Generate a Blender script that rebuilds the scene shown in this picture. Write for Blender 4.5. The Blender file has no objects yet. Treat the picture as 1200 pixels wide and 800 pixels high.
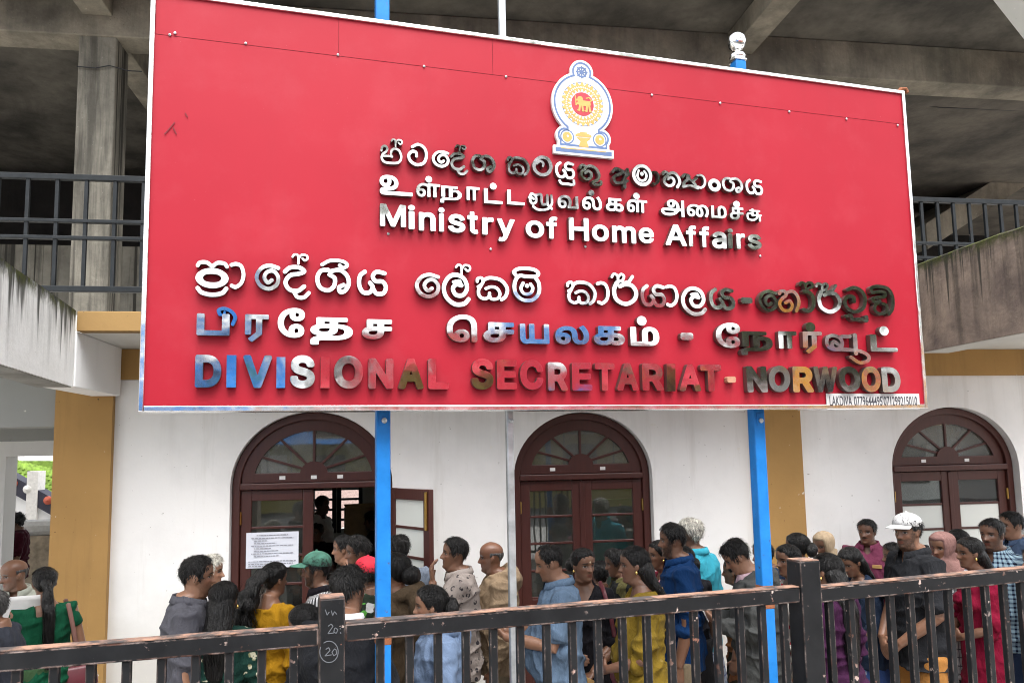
import bpy, bmesh, math, random
import numpy as np
from mathutils import Vector, Matrix, noise
R = math.radians
random.seed(7); RNG = np.random.RandomState(11)
SC = bpy.context.scene
COL = SC.collection

# ------------------------------------------------------------------ camera
CAM_Z = 2.30                       # eye height above the yard (the street stands about 0.75 m higher than the yard)
FPX, CPY = 910.0, 432.0            # focal length and principal row in pixels of a 1200 x 800 picture
YAW, PITCH, ROLL = R(8.5), R(5.93), R(-1.077)
SIGN_TURN = R(7.85)                # the sign and the fence are turned this much against the building
_fw = np.array([math.sin(YAW)*math.cos(PITCH), math.cos(YAW)*math.cos(PITCH), math.sin(PITCH)])
_rt0 = np.array([math.cos(YAW), -math.sin(YAW), 0.0]); _up0 = np.cross(_rt0, _fw)
_rt = math.cos(ROLL)*_rt0 + math.sin(ROLL)*_up0
_up = -math.sin(ROLL)*_rt0 + math.cos(ROLL)*_up0
cd = bpy.data.cameras.new('camera'); cam = bpy.data.objects.new('camera', cd); COL.objects.link(cam)
M = Matrix.Identity(4)
for i in range(3):
    M[i][0] = _rt[i]; M[i][1] = _up[i]; M[i][2] = -_fw[i]
M[2][3] = CAM_Z
cam.matrix_world = M
cd.sensor_width = 36; cd.sensor_fit = 'HORIZONTAL'; cd.lens = FPX/1200*36
cd.shift_y = (CPY-400)/1200; cd.clip_start = 0.05; cd.clip_end = 800
SC.camera = cam

# ------------------------------------------------------------------ sky, sun, exposure (bright overcast)
SUN_EL, SUN_AZ = R(62), R(170)      # azimuth clockwise from +Y: the light comes from behind the camera
w = bpy.data.worlds.new('World'); SC.world = w; w.use_nodes = True
nt = w.node_tree; bg = nt.nodes['Background']
sky = nt.nodes.new('ShaderNodeTexSky'); sky.sky_type = 'NISHITA'; sky.sun_disc = False
sky.sun_elevation = SUN_EL; sky.sun_rotation = SUN_AZ; sky.dust_density = 4.0; sky.ozone_density = 1.0
hs = nt.nodes.new('ShaderNodeHueSaturation'); hs.inputs['Saturation'].default_value = 0.22
nt.links.new(sky.outputs['Color'], hs.inputs['Color']); nt.links.new(hs.outputs['Color'], bg.inputs['Color'])
bg.inputs['Strength'].default_value = 0.15
sl = bpy.data.lights.new('sun', 'SUN'); sun = bpy.data.objects.new('sun', sl); COL.objects.link(sun)
sl.energy = 0.7; sl.angle = R(50); sl.color = (1.0, 0.975, 0.94)
sd = Vector((math.sin(SUN_AZ)*math.cos(SUN_EL), math.cos(SUN_AZ)*math.cos(SUN_EL), math.sin(SUN_EL)))
sun.rotation_euler = sd.to_track_quat('Z', 'Y').to_euler(); sun.location = (0, -6, 14)
SC.view_settings.view_transform = 'Standard'; SC.view_settings.look = 'None'
SC.view_settings.exposure = 1.9; SC.view_settings.gamma = 1.0; SC.view_settings.use_curve_mapping = False
SC.cycles.max_bounces = 7; SC.cycles.diffuse_bounces = 4; SC.cycles.glossy_bounces = 4
SC.cycles.transparent_max_bounces = 16; SC.cycles.caustics_reflective = False; SC.cycles.caustics_refractive = False
SC.cycles.use_denoising = True; SC.cycles.pixel_filter_type = 'BLACKMAN_HARRIS'; SC.cycles.filter_width = 1.05

# ------------------------------------------------------------------ measuring helpers: photo pixel -> place in the yard
def ray(px, py):
    return (px-600)/FPX*_rt + (CPY-py)/FPX*_up + _fw
def at(px, py, zc):
    p = ray(px, py)*zc; return Vector((p[0], p[1], p[2]+CAM_Z))
def on_y(px, py, y):
    d = ray(px, py); t = y/d[1]; return Vector((d[0]*t, y, d[2]*t+CAM_Z))
def on_x(px, py, x):
    d = ray(px, py); t = x/d[0]; return Vector((x, d[1]*t, d[2]*t+CAM_Z))
def on_z(px, py, z):
    d = ray(px, py); t = (z-CAM_Z)/d[2]; return Vector((d[0]*t, d[1]*t, z))
def on_plane(px, py, p0, n):
    d = ray(px, py); t = ((p0[0])*n[0]+(p0[1])*n[1]+(p0[2]-CAM_Z)*n[2])/(d[0]*n[0]+d[1]*n[1]+d[2]*n[2])
    return Vector((d[0]*t, d[1]*t, d[2]*t+CAM_Z))

# ------------------------------------------------------------------ object helpers
def link(o, parent=None):
    COL.objects.link(o)
    if parent is not None: o.parent = parent
    return o
def tag(o, label=None, cat=None, group=None, kind=None):
    if label: o['label'] = label
    if cat: o['category'] = cat
    if group: o['group'] = group
    if kind: o['kind'] = kind
    return o
def empty(name, loc=(0, 0, 0), rz=0.0, label=None, cat=None, group=None, parent=None):
    o = bpy.data.objects.new(name, None); o.location = loc; o.rotation_euler = (0, 0, rz)
    o.empty_display_size = 0.1
    link(o, parent); return tag(o, label, cat, group)
def mesh_obj(name, V, F, mat, parent=None, smooth=False, loc=None):
    me = bpy.data.meshes.new(name); me.from_pydata([tuple(v) for v in V], [], F); me.update()
    if mat is not None: me.materials.append(mat)
    if smooth:
        me.polygons.foreach_set('use_smooth', [True]*len(me.polygons))
    o = bpy.data.objects.new(name, me); link(o, parent)
    if loc is not None: o.location = loc
    return o

class MB:
    """collects boxes, bars, tubes and prisms into one mesh"""
    def __init__(s): s.V = []; s.F = []
    def add(s, V, F):
        n = len(s.V); s.V += [tuple(v) for v in V]; s.F += [tuple(i+n for i in f) for f in F]; return s
    def box(s, x0, x1, y0, y1, z0, z1, b=0.0):
        x0, x1 = min(x0, x1), max(x0, x1); y0, y1 = min(y0, y1), max(y0, y1); z0, z1 = min(z0, z1), max(z0, z1)
        if b <= 0:
            V = [(x, y, z) for x in (x0, x1) for y in (y0, y1) for z in (z0, z1)]
            return s.add(V, [(0, 1, 3, 2), (4, 6, 7, 5), (0, 4, 5, 1), (2, 3, 7, 6), (0, 2, 6, 4), (1, 5, 7, 3)])
        b = min(b, (x1-x0)*.45, (y1-y0)*.45, (z1-z0)*.45)
        bm = bmesh.new(); bmesh.ops.create_cube(bm, size=1)
        for v in bm.verts:
            v.co = Vector((x0+(v.co.x+.5)*(x1-x0), y0+(v.co.y+.5)*(y1-y0), z0+(v.co.z+.5)*(z1-z0)))
        bmesh.ops.bevel(bm, geom=bm.edges[:], offset=b, segments=2, affect='EDGES', profile=.5)
        bm.verts.index_update()
        s.add([v.co for v in bm.verts], [tuple(v.index for v in f.verts) for f in bm.faces]); bm.free(); return s
    def bar(s, p, q, w, h, up=(0, 0, 1), b=0.0):
        """square bar from p to q, w across, h along up"""
        p = Vector(p); q = Vector(q); d = (q-p); L = d.length; d.normalize()
        up = Vector(up); sx = d.cross(up)
        if sx.length < 1e-4: sx = d.cross(Vector((0, 1, 0)))
        sx.normalize(); uz = sx.cross(d).normalized()
        t = MB(); t.box(0, L, -w/2, w/2, -h/2, h/2, b)
        return s.add([p+d*v[0]-sx*v[1]+uz*v[2] for v in t.V], t.F)
    def tube(s, pts, rad, n=10, cap=True):
        V, F = tube_vf(pts, rad, n, cap); return s.add(V, F)
    def prism(s, poly, d):
        """closed prism: polygon (list of 3d points) pushed along vector d"""
        n = len(poly); d = Vector(d); A = [Vector(p) for p in poly]; B = [p+d for p in A]
        return s.add(A+B, [tuple(range(n))[::-1], tuple(range(n, 2*n))]+[(i, (i+1) % n, n+(i+1) % n, n+i) for i in range(n)])
    def lathe(s, prof, c, n=20):
        V = []; F = []
        for (r, z) in prof:
            for k in range(n):
                a = 2*math.pi*k/n; V.append((c[0]+r*math.cos(a), c[1]+r*math.sin(a), c[2]+z))
        for i in range(len(prof)-1):
            for k in range(n):
                F.append((i*n+k, i*n+(k+1) % n, (i+1)*n+(k+1) % n, (i+1)*n+k))
        F.append(tuple(range(n))[::-1]); F.append(tuple(range((len(prof)-1)*n, len(prof)*n)))
        return s.add(V, F)
    def build(s, name, mat, parent=None, smooth=False, fix=True):
        o = mesh_obj(name, s.V, s.F, mat, parent, smooth)
        if fix:
            bm = bmesh.new(); bm.from_mesh(o.data); bmesh.ops.recalc_face_normals(bm, faces=bm.faces[:]); bm.to_mesh(o.data); bm.free()
            if smooth: o.data.polygons.foreach_set('use_smooth', [True]*len(o.data.polygons))
        return o

def tube_vf(pts, rad, n=10, cap=True, flat=None, up=None):
    """lofted round tube through pts (tapering radii); closed, rounded ends. flat: list of y/x ratios"""
    P = [np.array(p, float) for p in pts]; m = len(P)
    if not hasattr(rad, '__len__'): rad = [rad]*m
    V = []; F = []; prev = None
    for i in range(m):
        d = P[min(i+1, m-1)]-P[max(i-1, 0)]; d = d/(np.linalg.norm(d)+1e-9)
        if prev is None:
            a = np.array(up, float) if up is not None else (np.array([0, 0, 1.]) if abs(d[2]) < .9 else np.array([0, 1., 0]))
        else: a = prev
        a = a-d*np.dot(a, d); a /= (np.linalg.norm(a)+1e-9); b = np.cross(d, a); prev = a
        fl = flat[i] if flat is not None else 1.0
        for k in range(n):
            t = 2*math.pi*k/n; V.append(P[i]+rad[i]*(math.cos(t)*a*fl+math.sin(t)*b))
    for i in range(m-1):
        for k in range(n):
            F.append((i*n+k, i*n+(k+1) % n, (i+1)*n+(k+1) % n, (i+1)*n+k))
    if cap:
        d0 = P[0]-P[1]; d0 /= np.linalg.norm(d0)+1e-9; d1 = P[-1]-P[-2]; d1 /= np.linalg.norm(d1)+1e-9
        V.append(P[0]+d0*rad[0]*.55); c0 = len(V)-1; V.append(P[-1]+d1*rad[-1]*.55); c1 = len(V)-1
        for k in range(n):
            F.append((c0, (k+1) % n, k)); F.append((c1, (m-1)*n+k, (m-1)*n+(k+1) % n))
    return V, F

# a side scene in which curves and modifiers are turned into plain meshes
TMP = bpy.data.scenes.new('workshop')
def tmp_eval(objs):
    for o in objs: TMP.collection.objects.link(o)
    vl = TMP.view_layers[0]; vl.update(); dg = vl.depsgraph; dg.update()
    out = []
    for o in objs: out.append(bpy.data.meshes.new_from_object(o.evaluated_get(dg)))
    for o in objs:
        d = o.data; bpy.data.objects.remove(o)
        if isinstance(d, bpy.types.Mesh): bpy.data.meshes.remove(d)
        else: bpy.data.curves.remove(d)
    return out
def curve_mesh(contours, half, bevel=0.0):
    """flat outline(s) with holes -> extruded mesh, outline in x,y, thickness in z (-half..half)"""
    c = bpy.data.curves.new('c', 'CURVE'); c.dimensions = '2D'; c.fill_mode = 'BOTH'
    c.extrude = max(half-bevel, 0); c.bevel_depth = bevel; c.bevel_resolution = 1
    if bevel: c.offset = -bevel
    for P in contours:
        s = c.splines.new('POLY'); s.points.add(len(P)-1)
        for i, p in enumerate(P): s.points[i].co = (p[0], p[1], 0, 1)
        s.use_cyclic_u = True
    return tmp_eval([bpy.data.objects.new('c', c)])[0]
def text_mesh(body, half, bold=0.0, bevel=0.0):
    c = bpy.data.curves.new('t', 'FONT'); c.body = body; c.size = 1; c.extrude = half; c.offset = bold; c.bevel_depth = bevel; c.resolution_u = 5
    return tmp_eval([bpy.data.objects.new('t', c)])[0]
def obj_from_mesh(name, me, mat, parent=None, fn=None):
    me.materials.clear(); me.materials.append(mat); me.name = name
    if fn is not None:
        n = len(me.vertices); co = np.empty(n*3); me.vertices.foreach_get('co', co); co = fn(co.reshape(-1, 3))
        me.vertices.foreach_set('co', np.ascontiguousarray(co, dtype=np.float64).ravel()); me.update()
    return link(bpy.data.objects.new(name, me), parent)
# ------------------------------------------------------------------ procedural materials
MATS = {}
class G:
    """small node-graph builder"""
    def __init__(s, name):
        s.m = bpy.data.materials.new(name); s.m.use_nodes = True; s.t = s.m.node_tree
        s.b = s.t.nodes['Principled BSDF']; s.out = s.t.nodes['Material Output']
        tc = s.t.nodes.new('ShaderNodeTexCoord'); s.obj = tc.outputs['Object']; MATS[name] = s.m
    def n(s, typ, outs=None, props=None, **inp):
        nd = s.t.nodes.new('ShaderNode'+typ)
        for k, v in (props or {}).items(): setattr(nd, k, v)
        for k, v in inp.items():
            k2 = int(k[1:]) if k[0] == '_' and k[1:].isdigit() else k.replace('_', ' ')
            s.put(nd.inputs[k2], v)
        return nd
    def put(s, sock, v):
        if isinstance(v, bpy.types.NodeSocket): s.t.links.new(v, sock)
        elif v is not None:
            if hasattr(sock.default_value, '__len__') and len(sock.default_value) == 4 and len(v) == 3: v = (*v, 1)
            sock.default_value = v
    def noise(s, scale, detail=4, rough=.55, vec=None, stretch=None, dist=0.0):
        v = vec if vec is not None else s.obj
        if stretch is not None: v = s.n('Mapping', Vector=v, Scale=stretch).outputs[0]
        return s.n('TexNoise', Vector=v, Scale=scale, Detail=detail, Roughness=rough, Distortion=dist).outputs['Fac']
    def vor(s, scale, feature='F1', vec=None, out='Distance', rnd=1.0, metric='EUCLIDEAN'):
        nd = s.n('TexVoronoi', props={'feature': feature, 'distance': metric}, Vector=vec if vec is not None else s.obj, Scale=scale, Randomness=rnd)
        return nd.outputs[out]
    def ramp(s, fac, a, b, ca=(0, 0, 0), cb=(1, 1, 1), extra=()):
        nd = s.n('ValToRGB', Fac=fac); e = nd.color_ramp.elements
        e[0].position = a; e[0].color = (*ca, 1); e[1].position = b; e[1].color = (*cb, 1)
        for (p, c) in extra:
            x = e.new(p); x.color = (*c, 1)
        return nd.outputs['Color']
    def mix(s, f, a, b, mode='MIX'):
        nd = s.t.nodes.new('ShaderNodeMix'); nd.data_type = 'RGBA'; nd.blend_type = mode
        s.put(nd.inputs[0], f); s.put(nd.inputs[6], a); s.put(nd.inputs[7], b); return nd.outputs[2]
    def m_(s, op, a, b=None, c=None, clamp=False):
        nd = s.t.nodes.new('ShaderNodeMath'); nd.operation = op; nd.use_clamp = clamp
        s.put(nd.inputs[0], a)
        if b is not None: s.put(nd.inputs[1], b)
        if c is not None: s.put(nd.inputs[2], c)
        return nd.outputs[0]
    def xyz(s, vec=None):
        nd = s.n('SeparateXYZ', Vector=vec if vec is not None else s.obj); return nd.outputs
    def step(s, v, a, b):
        nd = s.n('MapRange', Value=v, From_Min=a, From_Max=b); nd.clamp = True; return nd.outputs[0]
    def bump(s, h, strength=.3, dist=.01, normal=None):
        nd = s.n('Bump', Strength=strength, Distance=dist, Height=h)
        if normal is not None: s.put(nd.inputs['Normal'], normal)
        s.put(s.b.inputs['Normal'], nd.outputs[0]); return nd.outputs[0]
    def set(s, color=None, rough=None, metal=None, spec=None, **kw):
        if color is not None: s.put(s.b.inputs['Base Color'], color)
        if rough is not None: s.put(s.b.inputs['Roughness'], rough)
        if metal is not None: s.put(s.b.inputs['Metallic'], metal)
        if spec is not None: s.put(s.b.inputs['Specular IOR Level'], spec)
        for k, v in kw.items(): s.put(s.b.inputs[k.replace('_', ' ')], v)
        return s.m

def plain(name, c, rough=.6, metal=0.0, var=.12, bump=.0, scale=20, spec=None):
    g = G(name); f = g.noise(scale, 5)
    g.set(g.mix(g.step(f, .3, .7), tuple(x*(1-var) for x in c), tuple(min(1, x*(1+var)) for x in c)), rough, metal, spec)
    if bump: g.bump(g.noise(scale*4, 4), bump, .004)
    return g.m

def concrete(name, base, dark, streak=.6, zt=None, zl=1.0, moss=0.0, drip=.755, scale=2.2, bump=.35, speck=(.75, .7, .62), streak_col=(.025, .024, .02), lines=0.0):
    """rain-stained concrete or lime-washed plaster; streaks run down from height zt over zl metres"""
    g = G(name)
    a = g.step(g.noise(scale, 8, .62), .35, .68); c = g.mix(a, base, dark); a2 = g.step(g.noise(scale*.45, 6, .68, dist=.6), .50, .62); c = g.mix(g.m_('MULTIPLY', a2, .45), c, tuple(v*.6 for v in dark))
    fine = g.noise(scale*9, 6, .7); c = g.mix(g.m_('MULTIPLY', g.step(fine, .5, .8), .35), c, dark)
    st = g.step(g.noise(1.0, 7, .68, stretch=(9, 9, .55)), .45, .60)
    if zt is not None:
        z = g.xyz()[2]; grad = g.step(z, zt-zl, zt); wob = g.noise(1.5, 4, stretch=(7, 7, .3))
        st = g.m_('MULTIPLY', st, g.step(g.m_('ADD', grad, g.m_('MULTIPLY', g.m_('SUBTRACT', wob, .5), 1.3)), .2, .75))
    c = g.mix(g.m_('MULTIPLY', st, streak), c, streak_col)
    pit = g.step(g.vor(26, rnd=1.0), .10, .05); c = g.mix(g.m_('MULTIPLY', pit, g.step(g.noise(5, 2), .5, .7)), c, tuple(x*.35 for x in dark))
    sp = g.step(g.noise(38, 3, .6), .70, .76); c = g.mix(g.m_('MULTIPLY', sp, .35), c, speck)
    h = g.m_('ADD', g.noise(scale*12, 6), g.m_('MULTIPLY', pit, -.8))
    if lines:
        ln = g.step(g.noise(1.0, 2, stretch=(14, 14, .08)), .56, .60); c = g.mix(g.m_('MULTIPLY', ln, lines), c, tuple(x*.25 for x in dark))
        h = g.m_('SUBTRACT', h, g.m_('MULTIPLY', ln, 1.0))
    if moss:
        z = g.xyz()[2]; mm = g.m_('MULTIPLY', g.step(z, zt-.10, zt-.01), g.step(g.noise(11, 6, .7), .42, .56))
        z2 = g.m_('ADD', z, g.m_('MULTIPLY', g.m_('SUBTRACT', g.noise(6, 6, .7), .5), .22))
        c = g.mix(g.m_('MULTIPLY', g.step(z2, zt-.07, zt-.01), .9), c, (.022, .022, .016))
        dr = g.step(g.m_('ADD', g.noise(1.0, 5, .65, stretch=(13, 13, .20)), g.m_('MULTIPLY', g.step(z, zt-zl*.95, zt), .30)), drip, drip+.06); c = g.mix(g.m_('MULTIPLY', dr, .88), c, (.03, .03, .025))
        c = g.mix(g.m_('MULTIPLY', mm, moss), c, g.mix(g.noise(40, 3), (.03, .035, .01), (.10, .11, .025)))
        h = g.m_('ADD', h, g.m_('MULTIPLY', mm, g.noise(70, 3)))
    g.set(c, .88, 0, .25); g.bump(h, bump, .012); return g.m

def wallpaint(name, c, dirt=(.35, .32, .26), amount=.35, scale=1.2, z0=None):
    g = G(name); a = g.step(g.noise(scale, 8, .6), .45, .75); col = g.mix(g.m_('MULTIPLY', a, amount), c, tuple(x*.8 for x in c))
    st = g.step(g.noise(1.0, 6, .65, stretch=(5, 5, .4)), .56, .72); col = g.mix(g.m_('MULTIPLY', st, amount*.35), col, dirt)
    if z0:
        zz = g.xyz()[2]; dm = g.m_('MULTIPLY', g.step(g.m_('ADD', zz, g.m_('MULTIPLY', g.noise(2.5, 6), .9)), z0+.75, z0+.25), .45); col = g.mix(dm, col, (.46, .43, .37))
        tp = g.m_('MULTIPLY', g.step(g.noise(1.0, 6, .7, stretch=(4, 4, .22)), .50, .72), g.step(zz, 1.9, 2.95)); col = g.mix(g.m_('MULTIPLY', tp, .28), col, (.38, .36, .31))
    sp = g.step(g.noise(30, 3), .72, .77); col = g.mix(g.m_('MULTIPLY', sp, amount), col, tuple(x*.55 for x in dirt))
    wh = g.step(g.noise(17, 2, vec=g.n('Mapping', Vector=g.obj, Location=(5, 3, 1)).outputs[0]), .735, .75); col = g.mix(g.m_('MULTIPLY', wh, .6), col, (.8, .78, .72))
    g.set(col, .8, 0, .3); g.bump(g.m_('ADD', g.noise(9, 6), g.m_('MULTIPLY', g.noise(60, 4), .3)), .18, .01); return g.m

def painted_steel(name, c, under=(.18, .07, .035), wear=.5, rough=.42, scale=9, chip=(.55, .42, .36)):
    """paint over steel with chips, edge wear and rust"""
    g = G(name); geo = g.n('NewGeometry'); bv = g.n('Bevel', props={'samples': 4}, Radius=.0045).outputs[0]
    dt = g.n('VectorMath', props={'operation': 'DOT_PRODUCT'}, _0=bv, _1=geo.outputs['True Normal']).outputs['Value']
    edge = g.step(dt, .985, .86); f = g.noise(scale*4, 6, .7); f2 = g.noise(scale, 4)
    chipm = g.m_('MULTIPLY', g.step(g.noise(scale*5, 4, .6), .70-.07*wear, .73-.07*wear), g.step(f2, .42, .6), clamp=True)
    em = g.m_('MULTIPLY', edge, g.step(f, .42, .56)); mk = g.m_('MAXIMUM', chipm, g.m_('MULTIPLY', em, wear), clamp=True)
    base = g.mix(g.step(g.noise(scale*1.3, 7, .65), .3, .75), c, tuple(min(1, x*1.5+.006) for x in c))
    worn = g.mix(g.step(g.noise(scale*2.2, 3), .4, .6), under, chip)
    g.set(g.mix(mk, base, worn), g.mix(mk, (rough,)*3, (.85,)*3), 0, .20)
    g.bump(g.m_('SUBTRACT', g.m_('MULTIPLY', g.noise(scale*6, 4), .4), mk), .35, .002); return g.m

# --- setting
concrete('rough_concrete', (.31, .275, .215), (.12, .108, .088), .18, bump=.5)
concrete('column_concrete', (.27, .25, .205), (.13, .12, .10), .6, bump=.6, lines=.9)
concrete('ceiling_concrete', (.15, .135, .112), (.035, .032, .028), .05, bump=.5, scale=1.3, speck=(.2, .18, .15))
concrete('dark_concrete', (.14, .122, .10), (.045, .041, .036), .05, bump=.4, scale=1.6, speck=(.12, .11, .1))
concrete('gloom_concrete', (.026, .023, .021), (.010, .009, .009), .3, bump=.4, scale=1.6, speck=(.10, .09, .085))  # shaded copy of the dark concrete, gloom put into the colour
concrete('white_parapet', (.88, .88, .86), (.76, .76, .73), .52, zt=3.33, zl=.62, moss=.95, bump=.3)
concrete('stained_parapet', (.33, .255, .20), (.13, .098, .088), .55, zt=3.76, zl=1.1, moss=.95, drip=.78, bump=.5, scale=3.2, speck=(.3, .27, .22))
concrete('grey_soffit', (.30, .30, .28), (.22, .215, .2), .15, bump=.2)
wallpaint('white_wall', (.84, .835, .82), amount=.75, z0=.9)
wallpaint('ochre_paint', (.40, .235, .082), dirt=(.17, .10, .045), amount=.9)
wallpaint('yellow_band', (.27, .165, .06), dirt=(.10, .08, .06), amount=1.0)
wallpaint('pale_soffit', (.62, .61, .57), amount=.5)
wallpaint('grey_wall', (.30, .31, .30), amount=.4)
wallpaint('green_wall', (.36, .62, .38), amount=.4)
wallpaint('inside_wall', (.55, .55, .50), amount=.4)
wallpaint('bright_wall', (.84, .84, .83), amount=.35)
plain('room_floor', (.36, .34, .31), .5)
plain('ground_dirt', (.38, .36, .33), .9, bump=.4, scale=6)
plain('asphalt', (.075, .075, .075), .85, bump=.5, scale=30)
plain('kerb_stone', (.42, .41, .39), .85, bump=.3)

def wood():
    g = G('red_brown_wood'); f = g.noise(3, 5, stretch=(14, 14, 1.2))
    g.set(g.mix(f, (.040, .0105, .008), (.080, .022, .016)), g.mix(g.noise(8), (.32,)*3, (.5,)*3), 0, .5); g.bump(g.noise(5, 4, stretch=(30, 30, 2)), .12, .004)
wood()
def glass(name, tint, refl=1.0, dust_sheen=.06):
    g = G(name); t = g.t; tr = t.nodes.new('ShaderNodeBsdfTransparent'); tr.inputs[0].default_value = (*tint, 1)
    gl = t.nodes.new('ShaderNodeBsdfGlossy'); gl.inputs['Roughness'].default_value = .015; gl.inputs['Color'].default_value = (refl, refl, refl, 1)
    fr = t.nodes.new('ShaderNodeFresnel'); fr.inputs[0].default_value = 1.62
    mx = t.nodes.new('ShaderNodeMixShader'); nb = g.n('Bump', Strength=.05, Distance=.01, Height=g.noise(2.2, 2))
    t.links.new(nb.outputs[0], gl.inputs['Normal'])
    t.links.new(g.m_('MULTIPLY', fr.outputs[0], 1.6, clamp=True), mx.inputs[0]); t.links.new(tr.outputs[0], mx.inputs[1]); t.links.new(gl.outputs[0], mx.inputs[2])
    df = t.nodes.new('ShaderNodeBsdfDiffuse'); g.put(df.inputs[0], g.mix(g.noise(3), (.34, .35, .33), (.42, .43, .40))); m2 = t.nodes.new('ShaderNodeMixShader'); g.put(m2.inputs[0], g.m_('MULTIPLY', g.step(g.noise(2.5, 5), .2, .8), dust_sheen*1.6, clamp=True))  # dusty grey film that also imitates sky and street reflected in the pane
    t.links.new(mx.outputs[0], m2.inputs[1]); t.links.new(df.outputs[0], m2.inputs[2]); t.links.new(m2.outputs[0], g.out.inputs['Surface']); return g.m
glass('window_glass', (.80, .84, .82)); glass('fan_glass', (.72, .77, .75), 1.0, .42)
g = G('pale_sheet'); g.set(g.mix(g.noise(3), (.62, .66, .62), (.72, .74, .70)), .35)
plain('brass', (.55, .36, .10), .3, 1.0); plain('white_label', (.8, .8, .78), .7)
g = G('notice_paper'); g.set(g.mix(g.noise(4), (.70, .74, .84), (.80, .82, .88)), .6)
plain('ink', (.04, .04, .05), .7); plain('faint_ink', (.26, .27, .31), .7)
painted_steel('railing_paint', (.0085, .0105, .012), wear=0.05)
painted_steel('fence_paint', (.0050, .0055, .0064), under=(.17, .08, .055), wear=.72, rough=.40, scale=7, chip=(.50, .40, .36))
painted_steel('blue_paint', (.010, .135, .40), under=(.10, .045, .025), wear=.6, rough=.32, scale=5, chip=(.05, .08, .2))
g = G('bare_rail_top'); g.set(g.mix(g.step(g.noise(14, 7, .7), .40, .58), (.30, .17, .115), (.045, .038, .036)), .75); g.bump(g.noise(60, 4), .3, .003)
plain('galvanised', (.42, .44, .45), .42, .75, var=.25, scale=16)
plain('rust', (.22, .075, .03), .9, bump=.6, scale=40)
plain('dark_iron', (.02, .02, .022), .5, .4)
# --- sign
def sign_red():
    g = G('sign_red'); a = g.noise(1.1, 6, .6)
    c = g.mix(g.step(a, .3, .7), (.285, .0075, .019), (.32, .0100, .023))
    sc = g.step(g.noise(1.0, 3, .6, stretch=(70, 10, 22)), .77, .79); c = g.mix(g.m_('MULTIPLY', sc, .35), c, (.75, .25, .26))
    dr = g.step(g.noise(1.0, 5, .7, stretch=(11, 11, .5)), .56, .8); c = g.mix(g.m_('MULTIPLY', dr, .22), c, (.22, .012, .02)); du = g.step(g.noise(2.6, 8, .7), .5, .85); c = g.mix(g.m_('MULTIPLY', du, .22), c, (.46, .09, .11)); sp = g.step(g.noise(95, 2), .74, .78); c = g.mix(g.m_('MULTIPLY', sp, .35), c, (.5, .22, .22))
    g.set(c, g.mix(g.noise(2.3, 5), (.42,)*3, (.58,)*3), 0, .20); g.bump(g.noise(1.6, 2), .06, .02)
sign_red()
def chrome(name, tint=.86, rough=.035, grime=.2, wavy=.10):
    g = G(name); f = g.step(g.noise(55, 5, .65), .55, .75)
    g.set(g.mix(g.m_('MULTIPLY', f, grime), (tint, tint, tint*.985), (.20, .18, .15)), g.mix(g.noise(22, 4), (rough,)*3, (rough*3,)*3), 1.0)
    g.bump(g.m_('ADD', g.noise(6.0, 1), g.m_('MULTIPLY', g.noise(17.0, 1), .22)), wavy, .012); return g.m
chrome('letter_steel', .66, .042, .35, .14); chrome('frame_steel', .80, .10, .5, .6); chrome('finial_steel', .9, .08, .1)
plain('tarnished_steel', (.42, .22, .14), .7, .4, scale=60)
plain('letter_side', (.16, .15, .135), .36, .8)
plain('emblem_white', (.60, .60, .59), .5); plain('emblem_blue', (.07, .12, .25), .5); plain('emblem_gold', (.46, .27, .065), .5)
plain('emblem_red', (.36, .015, .03), .5); plain('plate_white', (.46, .455, .45), .5); plain('seam_dark', (.12, .01, .015), .8)
plain('chalk', (.10, .108, .12), .95)
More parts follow.
